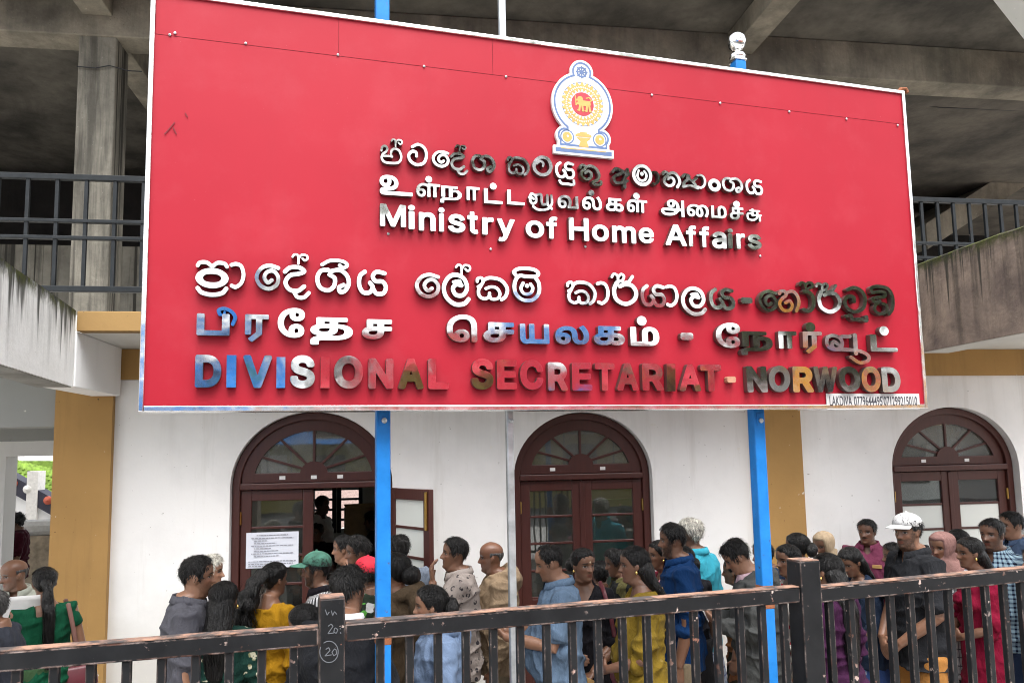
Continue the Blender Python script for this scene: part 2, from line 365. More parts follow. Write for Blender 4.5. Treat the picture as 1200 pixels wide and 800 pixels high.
# --- people and small things
def cloth(name, c, pat=None, c2=(.8, .8, .8), sc=1.0, c3=None, rough=.88, fold=.6):
    c, c2 = tuple(v*.78 for v in c), tuple(v*.8 for v in c2); c3 = tuple(v*.7 for v in c3) if c3 else c3
    g = G(name); x, y, z = g.xyz()
    base = g.mix(g.step(g.noise(7, 5), .3, .7), tuple(v*.88 for v in c), tuple(min(1, v*1.1) for v in c)); col = base
    ang = g.m_('DIVIDE', g.m_('ARCTAN2', x, g.m_('MULTIPLY', y, 1.35)), 6.28318)
    def saw(v, n, duty): return g.step(g.m_('ABSOLUTE', g.m_('SUBTRACT', g.m_('FRACT', g.m_('MULTIPLY', v, n)), .5)), .5-duty/2-.015, .5-duty/2+.015)
    if pat == 'stripe': col = g.mix(saw(ang, 46*sc, .5), base, c2)
    elif pat == 'check':
        a = saw(ang, 30*sc, .42); b = saw(z, 34*sc, .42); col = g.mix(g.m_('MULTIPLY', a, .6), base, c2); col = g.mix(g.m_('MULTIPLY', b, .6), col, c2)
        if c3: col = g.mix(g.m_('MULTIPLY', a, b), col, c3)
    elif pat == 'grid':
        a = saw(ang, 26*sc, .14); b = saw(z, 18*sc, .14); col = g.mix(g.m_('MAXIMUM', a, b), base, c2)
    elif pat == 'dots': col = g.mix(g.m_('MULTIPLY', g.step(g.vor(16*sc, rnd=.75), .24, .20), g.step(z, 1.12, 1.06)), base, c2)
    elif pat == 'floral':
        wv = g.n('VectorMath', props={'operation': 'ADD'}, _0=g.obj, _1=g.n('VectorMath', props={'operation': 'SCALE'}, _0=g.n('TexNoise', Vector=g.obj, Scale=26, Detail=2).outputs['Color'], Scale=.05).outputs[0]).outputs[0]
        m = g.step(g.vor(17*sc, vec=wv, rnd=.85), .34, .29); m2 = g.step(g.noise(16*sc, 2), .44, .47); col = g.mix(g.m_('MULTIPLY', m, m2), base, c2)
        if c3: col = g.mix(g.m_('MULTIPLY', m, g.m_('SUBTRACT', 1.0, m2)), col, c3)
    elif pat == 'mono':
        v = g.vor(19*sc, rnd=.15, metric='EUCLIDEAN'); ring = g.m_('MULTIPLY', g.step(v, .17, .20), g.step(v, .36, .33))
        ring = g.m_('MULTIPLY', ring, g.step(g.noise(34, 1), .46, .5)); col = g.mix(ring, base, c2)
    elif pat == 'big':
        cc = g.n('TexVoronoi', Vector=g.obj, Scale=13*sc).outputs['Color']; col = g.mix(g.step(g.xyz(cc)[0], .45, .5), base, c2)
        if c3: col = g.mix(g.step(g.xyz(cc)[1], .68, .72), col, c3)
    g.set(col, rough, 0, .10, Sheen_Weight=.015)
    big = g.noise(6.5, 3, .5, stretch=(1.6, 1.6, .55), dist=1.2); weave = g.noise(230, 2)
    mid = g.noise(17, 3, .55, stretch=(1.3, 1.3, .8), dist=1.6); g.bump(g.m_('ADD', g.m_('ADD', big, g.m_('MULTIPLY', mid, .28)), g.m_('MULTIPLY', weave, .04)), fold, .035); return g.m

def skin():
    g = G('skin'); t = g.t
    oi = g.n('ObjectInfo').outputs['Color']
    av = g.n('Attribute', props={'attribute_name': 'head_place'}).outputs['Vector']; x, y, z = g.xyz(av)
    ax = g.m_('ABSOLUTE', x)
    def prop(nm): return g.n('Attribute', props={'attribute_name': nm, 'attribute_type': 'OBJECT'}).outputs['Fac']
    front = g.step(y, .10, .16)
    def ell(cx, cz, rx, rz, soft=.25, src=None):
        dx = g.m_('DIVIDE', g.m_('SUBTRACT', ax if src is None else src, cx), rx); dz = g.m_('DIVIDE', g.m_('SUBTRACT', z, cz), rz)
        d = g.m_('ADD', g.m_('MULTIPLY', dx, dx), g.m_('MULTIPLY', dz, dz)); return g.m_('MULTIPLY', g.step(d, 1+soft, 1-soft), front)
    f = g.noise(14, 5); c = g.mix(g.step(f, .3, .7), g.mix(1.0, oi, (.84, .80, .78), 'MULTIPLY'), g.mix(1.0, oi, (1.05, 1.03, 1.01), 'MULTIPLY'))
    c = g.mix(g.m_('MULTIPLY', ell(.17, -.12, .12, .10, .6), .18), c, g.mix(1.0, oi, (1.5, 1.05, .95), 'MULTIPLY'))
    c = g.mix(g.m_('MULTIPLY', ell(.145, -.03, .10, .045, .6), .45), c, g.mix(1.0, oi, (.55, .50, .50), 'MULTIPLY'))
    lips = g.m_('MULTIPLY', g.m_('MAXIMUM', ell(0, -.262, .105, .026), ell(0, -.300, .085, .026)), .75); c = g.mix(lips, c, g.mix(1.0, oi, (1.05, .55, .60), 'MULTIPLY'))
    c = g.mix(g.m_('MULTIPLY', ell(0, -.281, .095, .006), .6), c, (.03, .012, .011))
    c = g.mix(g.m_('MULTIPLY', ell(.05, -.178, .022, .010), .5), c, (.02, .009, .007))
    # brows
    dzb = g.m_('ADD', .088, g.m_('MULTIPLY', g.m_('SUBTRACT', ax, .15), -.10))
    dx = g.m_('DIVIDE', g.m_('SUBTRACT', ax, .148), .090); dz = g.m_('DIVIDE', g.m_('SUBTRACT', z, dzb), .022)
    br = g.m_('MULTIPLY', g.step(g.m_('ADD', g.m_('MULTIPLY', dx, dx), g.m_('MULTIPLY', dz, dz)), 1.3, .6), front); c = g.mix(g.m_('MULTIPLY', br, .9), c, g.mix(prop('grey'), (.012, .010, .009), (.35, .34, .33)))
    # eyes
    eye = ell(.145, .0, .060, .024); c = g.mix(eye, c, (.30, .27, .25))
    c = g.mix(g.m_('MULTIPLY', eye, ell(.145, .0, .031, .034)), c, (.012, .007, .005))
    lid = g.m_('MULTIPLY', ell(.147, .026, .076, .014), .9); c = g.mix(lid, c, (.015, .009, .008))
    # beard, moustache
    hairy = g.step(g.noise(60, 4, vec=av), .30, .55)
    mo = ell(0, -.225, .135, .032, .4); bd = g.m_('MULTIPLY', g.step(g.m_('ADD', z, g.m_('MULTIPLY', ax, -.55)), -.24, -.31), g.step(z, -.62, -.52))
    side = g.m_('MULTIPLY', g.step(ax, .22, .27), g.m_('MULTIPLY', g.step(z, .02, -.04), g.step(z, -.60, -.5)))
    bd = g.m_('MULTIPLY', g.m_('MAXIMUM', bd, side), g.m_('MULTIPLY', g.step(y, -.02, .05), g.m_('SUBTRACT', 1.0, lips)))
    hc = g.mix(prop('grey'), (.010, .008, .007), (.40, .39, .38))
    c = g.mix(g.m_('MULTIPLY', g.m_('MULTIPLY', mo, prop('moustache')), hairy), c, hc)
    c = g.mix(g.m_('MULTIPLY', g.m_('MULTIPLY', bd, prop('beard')), hairy), c, hc)
    bx = ell(0, .13, .028, .030, .3, x); c = g.mix(g.m_('MULTIPLY', bx, prop('bindi')), c, (.62, .50, .34))
    g.set(c, g.mix(f, (.33,)*3, (.50,)*3), 0, .5, Subsurface_Weight=.06, Subsurface_Radius=(.012, .005, .003))
    g.bump(g.noise(70, 4), .12, .004); return g.m
skin()
def hair(name, c, rough=.34, scale=30):
    g = G(name); s = g.noise(scale, 5, .6, stretch=(2.6, 2.6, .30), dist=.4)
    g.set(g.mix(g.step(s, .35, .7), tuple(v*.4 for v in c), tuple(v*1.6+.007 for v in c)), rough, 0, .30); g.bump(s, 1.0, .018); return g.m  # paler strands put some sheen into the hair colour
hair('black_hair', (.0034, .0029, .0027)); hair('curly_hair', (.004, .0034, .003), .55, 26)
hair('white_hair', (.50, .48, .42), .6); hair('grey_hair', (.085, .082, .08), .55)
plain('gold_ear', (.8, .55, .18), .25, 1.0); plain('paper', (.78, .78, .77), .7, var=.04); plain('envelope', (.42, .25, .09), .7)
plain('leather_maroon', (.11, .02, .028), .4); plain('strap_brown', (.16, .075, .06), .5); plain('bag_cream', (.55, .52, .44), .7); plain('red_cap', (.65, .02, .045), .8)
plain('cap_green', (.055, .17, .12), .85, var=.3, bump=.3); plain('cap_white', (.56, .56, .56), .8); plain('bottle_red', (.35, .02, .03), .3); plain('cap_panel', (.35, .33, .24), .85)
plain('black_plastic', (.01, .01, .011), .35); plain('cardboard', (.35, .23, .10), .8)
g = G('leaf'); _t = g.t; _tr = _t.nodes.new('ShaderNodeBsdfTranslucent'); _mx = _t.nodes.new('ShaderNodeMixShader'); _c = g.mix(g.step(g.noise(.8, 4), .3, .7), (.11, .13, .06), (.21, .25, .12)); g.set(_c, .6); g.put(_tr.inputs[0], g.mix(1.0, _c, (1.3, 1.4, .8), 'MULTIPLY')); _mx.inputs[0].default_value = .45
_t.links.new(g.b.outputs[0], _mx.inputs[1]); _t.links.new(_tr.outputs[0], _mx.inputs[2]); _t.links.new(_mx.outputs[0], g.out.inputs['Surface'])
plain('_unused', (.1, .1, .1), .6); plain('bark', (.09, .065, .045), .9); plain('tile_moss', (.16, .26, .035), .85, var=.5, bump=.5, scale=12)
plain('brick_far', (.30, .22, .20), .9, var=.3)
plain('shop_red', (.85, .035, .07), .5); plain('shop_blue', (.03, .33, .92), .5); plain('shop_orange', (.92, .42, .03), .6); plain('shop_olive', (.45, .38, .10), .7); plain('shop_cream', (.82, .80, .76), .7)
plain('shop_green', (.04, .25, .15), .6); plain('roof_sheet', (.16, .13, .12), .6); plain('frieze_dark', (.03, .03, .05), .6); plain('frieze_red', (.5, .10, .05), .6); plain('stone_brown', (.26, .21, .15), .9, var=.4, bump=.5, scale=8)
# ------------------------------------------------------------------ the building
YW = 6.75                                    # front face of the ground-floor wall
ZWT = on_y(150, 445, YW).z                   # top of the white wall
ZSO = on_y(140, 409, YW).z                   # soffit of the balcony slab
YE = on_z(140, 388, ZSO).y                   # outer edge of the balcony slab
ZSL = on_y(120, 364.5, YE).z                 # top of the slab
XP0, XP1 = on_y(61, 560, YW-.06).x, on_y(129, 560, YW-.06).x      # left pilaster
XQ0, XQ1 = on_y(884, 560, YW-.06).x, on_y(942, 560, YW-.06).x     # right pilaster
XEND = 6.8
print('wall top %.2f soffit %.2f edge y %.2f slab top %.2f' % (ZWT, ZSO, YE, ZSL), 'pil', XP0, XP1, XQ0, XQ1)

# ground
def struct(o): o['kind'] = 'structure'; return o
struct(MB().box(-60, 60, 1.95, 60, -.3, 0).build('yard_ground', MATS['ground_dirt']))
sroot = Matrix.Rotation(SIGN_TURN, 4, 'Z')
FD = 2.20                                    # distance of the fence line, measured square to it
def fl(s, d, z):                             # fence / sign aligned coordinates -> world
    v = sroot @ Vector((s, d, z)); return v
tb = MB(); tb.box(-60, 60, -2.2, FD+.22, -.3, .75); o = tb.build('pavement', MATS['kerb_stone']); o.rotation_euler.z = SIGN_TURN; struct(o)
tb = MB(); tb.box(-60, 60, -60, -2.2, -.3, .62); o = tb.build('road', MATS['asphalt']); o.rotation_euler.z = SIGN_TURN; struct(o)

bld = empty('office_building', (0, 0, 0), 0, 'white ground floor office with three arched brown doors below an unfinished concrete upper storey', 'building')
def door_dims(pxl, pxr, pxt, pyt, ptr):
    x0 = on_y(pxl, 600, YW).x; x1 = on_y(pxr, 600, YW).x
    zt = on_y(pxt, pyt, YW).z; zr = on_y(pxt, ptr, YW).z
    return x0, x1, zt, zr
DOORS = [door_dims(269, 460, 364, 482, 569), door_dims(603, 766, 684, 482.5, 558.5), door_dims(1049, 1199, 1120, 476.5, 548)]
print('doors', [tuple(round(v, 2) for v in d) for d in DOORS])
def arch(xc, a, z0, zs, b, n=28):
    """arched outline, straight sides from z0 to zs, half ellipse above"""
    P = [(xc-a, z0)]; P += [(xc-a*math.cos(math.pi*i/n), zs+b*math.sin(math.pi*i/n)) for i in range(n+1)]; P += [(xc+a, z0)]
    return P
def flat_to_wall(y0):                        # x,y,z of a flat outline -> x, depth, height
    return lambda c: np.stack([c[:, 0], y0-c[:, 2], c[:, 1]], 1)
holes = []
for (x0, x1, zt, zr) in DOORS:
    holes.append(arch((x0+x1)/2, (x1-x0)/2, .02, zr, zt-zr)[::-1])
TH = .24
wall = obj_from_mesh('wall', curve_mesh([[(XP0+.02, 0), (XEND, 0), (XEND, ZWT), (XP0+.02, ZWT)]]+holes, TH/2), MATS['white_wall'], bld, flat_to_wall(YW+TH/2))
MB().box(XP0, XP1, YW-.06, YW+.30, 0, ZSO-.003).build('pilaster', MATS['ochre_paint'], bld)
MB().box(XQ0, XQ1, YW-.06, YW-.002, 0, ZWT+.0).build('pilaster', MATS['ochre_paint'], bld)
MB().box(XP1+.003, XEND, YW-.03, YW+.27, ZWT+.001, ZSO-.003).build('fascia_beam', MATS['ochre_paint'], bld)
# balcony slab: soffit sheet, edge band
XB0 = on_y(89, 380, YE).x
MB().box(XB0+.004, XEND, YE, YE+.10, ZSO, ZSL, .006).build('slab_edge', MATS['yellow_band'], bld)
MB().box(-9, XEND, YE+.102, 13.0, ZSO, ZSL-.012).build('balcony_slab', MATS['pale_soffit'], bld)
MB().box(on_y(89, 400, YE).x-.22, on_y(89, 400, YE).x+.002, YE+.004, YW-.065, on_y(89, 453, YE).z, ZSO-.002, .006).build('bracket_beam', MATS['bright_wall'], bld)
# upper storey: columns, beams, ceilings
YC = YW-.15
xc0, xc1 = on_y(86, 200, YC).x, on_y(131, 200, YC).x
zb = on_y(60, 40, YC).z; ztop = on_y(900, 43, YC).z
print('beam', zb, ztop)
CW = xc1-xc0
xcr = on_y(850, 75, YC).x
for xx in (xc0, xcr, xcr+(xcr-xc0)):
    MB().box(xx, xx+CW, YC, YC+CW*1.05, ZSL-.01, zb+.01, .012).build('column', MATS['column_concrete'], bld)
MB().box(-9, 14, YC-.015, YC+.27, zb, ztop-.003, .01).build('main_beam', MATS['rough_concrete'], bld)
YCANT = 5.55
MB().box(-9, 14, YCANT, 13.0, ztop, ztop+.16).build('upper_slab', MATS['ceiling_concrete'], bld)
for xx in (xc0, xcr, xcr+(xcr-xc0)):
    MB().box(xx+.03, xx+CW-.03, YCANT+.02, YC-.018, ztop-.20, ztop-.002, .008).build('cross_beam', MATS['rough_concrete'], bld)
    MB().box(xx+.03, xx+CW-.03, YC+.273, 11.9, ztop-.28, ztop-.002, .008).build('cross_beam', MATS['rough_concrete'], bld)
# plaster ceiling and gloomy back walls of the upper storey
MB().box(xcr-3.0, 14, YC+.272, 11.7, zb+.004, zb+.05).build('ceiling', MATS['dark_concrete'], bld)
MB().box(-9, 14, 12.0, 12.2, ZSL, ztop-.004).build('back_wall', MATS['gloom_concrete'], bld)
MB().box(-9, xc1+1.6, 9.5, 9.65, ZSL, on_y(100, 288, 9.5).z).build('upstand', MATS['column_concrete'], bld)
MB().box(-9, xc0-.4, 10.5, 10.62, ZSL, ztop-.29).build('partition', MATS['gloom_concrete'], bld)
# sloping flight of the upper stair, at the right
a = on_y(1085, 262, 9.2); b = on_y(1260, 150, 9.2)
MB().prism([(a.x, 9.2, a.z-.35), (b.x, 9.2, b.z-.35), (b.x, 9.2, b.z), (a.x, 9.2, a.z)], (0, 1.4, 0)).build('stair_flight', MATS['rough_concrete'], bld)
# corner of a flight dropping into view at the top right
p = on_y(1196, -26, 5.2); q = on_y(1262, 58, 5.2); up = Vector((.3, 0, .6))
MB().prism([p, q, q+up+Vector((.5, 0, .2)), p+up+Vector((.5, 0, .2))], (0, .30, 0)).build('stair_soffit', MATS['pale_soffit'], bld)
# loose cable under the ceiling
pts = [on_y(x, y, YC+.5) for x, y in ((1062, 121), (1100, 126), (1150, 128), (1215, 131))]
MB().tube(pts, .006, 5).build('cable', MATS['dark_iron'], bld)
pts = [on_y(x, y, YC-.02) for x, y in ((90, 78), (112, 80), (128, 77), (150, 83), (166, 84))]
MB().tube(pts, .005, 5).build('cable', MATS['dark_iron'], bld)

# ------------------------------------------------------------------ arched doors
def leaf_mesh(w, h, glass_top, rows, row_h, st=.088, t=.042):
    """stiles, rails, glazing bars and a wooden panel; x 0..w, y 0..t, z 0..h; returns wood MB and glass rectangles"""
    m = MB(); b = .006
    m.box(0, st, 0, t, 0, h, b); m.box(w-st, w, 0, t, 0, h, b); m.box(st-.001, w-st+.001, .001, t-.001, h-.09, h-.001, b)
    panes = []; z = h-.09
    for r in range(rows):
        z0 = z-row_h; panes.append((st, w-st, z0, z)); m.box(st-.001, w-st+.001, .008, t-.008, z0-.022, z0, .004); z = z0-.022
    m.box(st-.001, w-st+.001, .001, t-.001, z-.10, z+.004, b); zz = z-.10
    m.box(st-.001, w-st+.001, .012, t-.012, .16, zz+.002); m.box(st-.001, w-st+.001, .001, t-.001, .001, .16, b)
    m.box(st+.05, w-st-.05, .004, t-.004, .21, zz-.05, .006)
    return m, panes
def place(V, ox, oy, oz, ang=0.0):
    c, s = math.cos(ang), math.sin(ang)
    return [(ox+v[0]*c-v[1]*s, oy+v[0]*s+v[1]*c, oz+v[2]) for v in V]
def make_door(k, open_right=False, white_low=False):
    x0, x1, zt, zr = DOORS[k]; xc = (x0+x1)/2; a = (x1-x0)/2-.004; rise = zt-zr-.004
    yf = YW+.075                                # front of the frame inside the reveal
    wd = MATS['red_brown_wood']
    sh = flat_to_wall
    fr = obj_from_mesh('door', curve_mesh([arch(xc, a, .0, zr, rise), arch(xc, a-.062, -.0, zr, rise-.062)[::-1]] if False else
        [arch(xc, a, .0, zr, rise)+arch(xc, a-.062, .0, zr, rise-.062)[::-1]], .045, .006), wd, bld, sh(yf+.045))
    # fanlight sash: arch band, bottom rail, hub and five ribs
    ai, bi = a-.066, rise-.066
    zt0 = zr+.028                               # top of the transom bar
    sash = MB()
    o = obj_from_mesh('fanlight_sash', curve_mesh([arch(xc, ai, zt0, zr+.001, bi)+arch(xc, ai-.085, zt0, zr+.001, bi-.085)[::-1]], .024, .005), wd, fr, sh(yf+.055))
    m = MB(); m.box(xc-ai+.080, xc+ai-.080, yf+.034, yf+.076, zt0, zt0+.082, .006); zg = zt0+.082
    hub = [(xc+.115*math.cos(math.pi*i/14), yf+.033, zg-.012+.105*math.sin(math.pi*i/14)) for i in range(15)]; m.prism(hub, (0, .044, 0))
    m.build('fanlight_rail', wd, fr)
    gx, gz = ai-.085, bi-.085-.05
    m = MB()
    for an in (24, 55, 90, 125, 156):
        c, s_ = math.cos(R(an)), math.sin(R(an)); dz = (zr+bi-.085-zg)
        m.bar((xc+.10*c, yf+.055, zg+.08*s_), (xc+(ai-.083)*c, yf+.055, zg+(dz+.004)*s_), .022, .026, (0, -1, 0), .004)
    m.build('fanlight_ribs', wd, fr)
    P = arch(xc, ai-.08, zt0+.02, zr, bi-.08)
    obj_from_mesh('fanlight_glass', curve_mesh([P], .002), MATS['fan_glass'], fr, sh(yf+.058))
    MB().box(xc-a+.060, xc+a-.060, yf-.012, yf+.088, zr-.026, zr+.027, .008).build('transom', wd, fr)
    for dx in ((-.26, 0, .22) if k == 0 else (-.26, .20)):
        MB().box(xc+dx-.024, xc+dx+.024, yf+.030, yf+.033, zt0+.026, zt0+.056).build('label_sticker', MATS['white_label'], fr)
    lw = a-.066; lh = zr-.03
    def leaf(ox, ang, mirror, oy=yf+.03, low=0):
        m, panes = leaf_mesh(lw, lh, 0, 4, .212)
        f = (lambda v: (lw-v[0], v[1], v[2])) if mirror else (lambda v: v)
        V = place([f(v) for v in m.V], ox, oy, 0, ang); o = MB().add(V, m.F).build('door_leaf', wd, fr)
        for i, (px0, px1, pz0, pz1) in enumerate(panes):
            g_ = MB().box(px0-.004, px1+.004, .018, .022, pz0-.003, pz1+.003)
            mt = MATS['pale_sheet'] if i >= 4-low else MATS['window_glass']
            MB().add(place([f(v) for v in g_.V], ox, oy, 0, ang), g_.F).build('glass_pane', mt, fr)
        return o
    low = 3 if white_low else 0
    leaf(xc-a+.064, 0, False, low=low)
    if not open_right:
        leaf(xc+.003, 0, True, low=low)
        m = MB(); m.box(xc-.022, xc+.022, yf+.020, yf+.029, .02, lh-.01, .006); m.build('meeting_strip', wd, fr)
    else:                                        # right leaf swung outwards, nearly flat against the wall
        hx = xc+a-.03; oy = YW-.055; _b, ang = 9e9, 0
        for a_ in range(-80, -5):                # swing it until its free edge stands where the photograph has it
            e = Vector((hx+lw*math.cos(R(a_)), oy+lw*math.sin(R(a_)), 1.6)); t_ = on_y(503, 640, e.y)
            if abs(t_.x-e.x) < _b: _b, ang = abs(t_.x-e.x), R(a_)
        m, panes = leaf_mesh(lw, lh, 0, 4, .212); oy = YW-.055
        V = place(m.V, hx, oy, 0, ang); MB().add(V, m.F).build('door_leaf', wd, fr)
        for (px0, px1, pz0, pz1) in panes:
            g_ = MB().box(px0-.004, px1+.004, .018, .022, pz0-.003, pz1+.003)
            MB().add(place(g_.V, hx, oy, 0, ang), g_.F).build('glass_pane', MATS['pale_sheet'], fr)  # pale sheet stands in for the white wall seen through clear glass
        hm = MB(); hm.box(lw-.05, lw-.022, -.016, -.002, lh-.32, lh-.02, .004); hv = place(hm.V, hx, oy, 0, ang); MB().add(hv, hm.F).build('bolt', MATS['brass'], fr)
        c = place([(lw-.05, -.05, 1.12)], hx, oy, 0, ang)[0]
        MB().lathe([(.006, -.03), (.016, -.028), (.022, -.012), (.022, .01), (.01, .024), (.004, .026)], c, 12).build('door_knob', MATS['brass'], fr, True)
    for hz in (lh-.28, .4):
        MB().tube([(xc-a+.064, yf+.018, hz), (xc-a+.064, yf+.018, hz+.10)], .011, 8).build('hinge', MATS['brass'], fr)
        if not open_right: MB().tube([(xc+a-.064, yf+.018, hz), (xc+a-.064, yf+.018, hz+.10)], .011, 8).build('hinge', MATS['brass'], fr)
    return fr
make_door(0, open_right=True); make_door(1); make_door(2, white_low=True)

# ------------------------------------------------------------------ the room behind the doors
YR = 12.6
MB().box(XP1+.1, XEND, YW+TH+.004, YR, -.02, .012).build('room_floor', MATS['room_floor'], bld)
MB().box(XP1+.05, XP1+.15, YW+TH+.004, YR, .013, ZSO-.004).build('inside_wall', MATS['inside_wall'], bld)
MB().box(XEND-.1, XEND, YW+TH+.004, YR, .013, ZSO-.004).build('inside_wall', MATS['inside_wall'], bld)
wins = []
for (pl, pr) in ((368, 390), (399, 421)):
    wins.append((on_y(pl, 600, YR).x, on_y(pr, 600, YR).x, on_y(394, 621, YR).z, on_y(394, 573, YR).z))
for k in range(6): wins.append((wins[1][1]+.9+k*1.25, wins[1][1]+1.9+k*1.25, .9, 2.5))  # added openings, here and below, to let sky light into the room
wins.append((wins[0][0]-1.0, wins[0][0]-.25, .9, 2.3))
wins = [w_ for w_ in wins if w_[1] < XEND-.1 and w_[0] > XP1+.1 and not (w_[1] > 1.7 and w_[0] < 4.4)]
hol = [[(a, c), (a, d), (b, d), (b, c)] for (a, b, c, d) in wins]
obj_from_mesh('inside_wall', curve_mesh([[(XP1+.05, .013), (XEND, .013), (XEND, ZSO-.004), (XP1+.05, ZSO-.004)]]+hol, .06), MATS['inside_wall'], bld, flat_to_wall(YR+.062))
for (a, b, c, d) in wins:
    m = MB()
    for i in range(0, 5): z = c+(d-c)*i/4; m.box(a-.02, b+.02, YR+.02, YR+.05, z-.018, z+.018)
    m.box(a-.05, a+.01, YR-.02, YR+.06, c-.04, d+.04); m.box(b-.01, b+.05, YR-.02, YR+.06, c-.04, d+.04)
    m.build('back_or_added_window', MATS['dark_iron'], bld)
# pale partition seen through the open door, green one behind the second door
xg = on_y(428, 600, 10.2).x
MB().box(xg, xg+.7, 10.2, 10.26, .014, ZSO-.3).build('partition', MATS['inside_wall'], bld)
xg0, xg1 = on_y(697, 600, 8.2).x, on_y(752, 600, 8.2).x
MB().box(xg0, xg1+.6, 8.2, 8.26, .014, on_y(700, 585, 8.2).z).build('partition', MATS['green_wall'], bld)
MB().box(xg1+.1, xg1+.16, YW+TH+.3, 8.19, .014, ZSO-.005).build('partition', MATS['dark_concrete'], bld)
# office counter with paper, box files
dx0, dx1 = on_y(372, 640, 9.3).x, on_y(440, 640, 9.3).x
t = empty('office_desk', ((dx0+dx1)/2, 9.6, 0), 0, 'dark office desk covered in papers seen through the open door', 'desk')
w2 = (dx1-dx0)/2+.3
MB().box(-w2, w2, -.35, .35, .74, .78, .006).build('tabletop', MATS['red_brown_wood'], t)
for sx in (-1, 1): MB().box(sx*(w2-.06)-.03, sx*(w2-.06)+.03, -.3, .3, .02, .739).build('side_panel', MATS['red_brown_wood'], t)
bx = on_y(421, 622, 9.6)
o = empty('carton', (bx.x, 9.62, .782), R(8), 'brown cardboard carton on the desk behind the open door', 'box')
MB().box(-.17, .17, -.12, .12, 0, bx.z+.28-.782, .004).build('carton_body', MATS['cardboard'], o)
MB().prism([(-.17, -.121, bx.z+.28-.782), (.17, -.121, bx.z+.28-.782), (.2, -.20, bx.z+.28-.73), (-.2, -.20, bx.z+.28-.73)], (0, .004, .004)).build('flap', MATS['cardboard'], o)
pp = on_y(402, 626, 9.45)
m = MB(); m.box(-.16, .16, -.11, .11, 0, .06)
o = m.build('paper_pile', MATS['paper']); o.location = (pp.x, 9.48, .782); o.rotation_euler.z = .4
tag(o, 'pile of white papers on the desk behind the open door', 'paper')

# notice taped on the glass of the left leaf
n0, n1 = on_y(288, 666, YW+.10), on_y(350, 622, YW+.10)
o = empty('notice', (n0.x, YW+.098, n0.z), 0, 'white printed notice taped inside the glass of the left door', 'notice')
W_, H_ = n1.x-n0.x, n1.z-n0.z
sheet = mesh_obj('sheet', [(W_*i/6, .004*math.sin(i*1.3), H_*j) for j in (0, 1) for i in range(7)], [(i, i+1, i+8, i+7) for i in range(6)], MATS['notice_paper'], o)
m = MB(); rr = random.Random(3)
rows = [(.92, .2, .8)]+[(.84-.072*i, .10+(.05 if i % 3 else 0), .25+.6*rr.random() if i % 3 else .9) for i in range(8)]+[(.19, .05, .95), (.12, .05, .9), (.06, .05, .6)]
for (v, u0, u1) in rows:
    u = u0
    while u < u1:
        L = rr.uniform(.02, .07); m.box(W_*u, W_*min(u+L, u1), -.0065, -.0055, H_*v-.0032, H_*v+.0032); u += L+.013
m.build('printed_lines', MATS['faint_ink'], o)['kind'] = 'stuff'

# ------------------------------------------------------------------ balcony railings
def railing(label, px0, px1, y, pys, spacing, off, zlow, name='balcony_railing'):
    """pys: pixel rows (at pixel column pxm) of top, mid, mid, bottom rail"""
    pxm = (px0+px1)/2; X0 = on_y(px0, 300, y).x; X1 = on_y(px1, 300, y).x
    t = empty(name, ((X0+X1)/2, y, zlow), 0, label, 'railing'); L = (X1-X0)/2
    zs = [on_y(pxm, v, y).z-zlow for v in pys]
    for i, z in enumerate(zs):
        h = .042 if i in (0, len(zs)-1) else .026
        MB().box(-L, L, -.02, .02, z-h/2, z+h/2, .004).build('rail', MATS['railing_paint'], t)
    x = -L+off
    while x < L-.02:
        MB().box(x-.013, x+.013, -.012, .012, zs[-1], zs[0]-.02, .003).build('baluster', MATS['railing_paint'], t); x += spacing
    for x in (-L+.06, 0, L-.06): MB().box(x-.018, x+.018, -.016, .016, 0.001, zs[-1]-.02).build('foot', MATS['railing_paint'], t)
    return t
railing('dark steel balcony railing beside the concrete column, left of the red signboard', -120, 700, YE+.05, (210.5+4, 263+1, 282+1, 341), .195, .035, ZSL-.012)
railing('dark steel balcony railing behind the stained parapet, right of the red signboard', 1000, 1330, YE+.05, (237, 287, 304, 360), .150, .05, ZSL-.012)

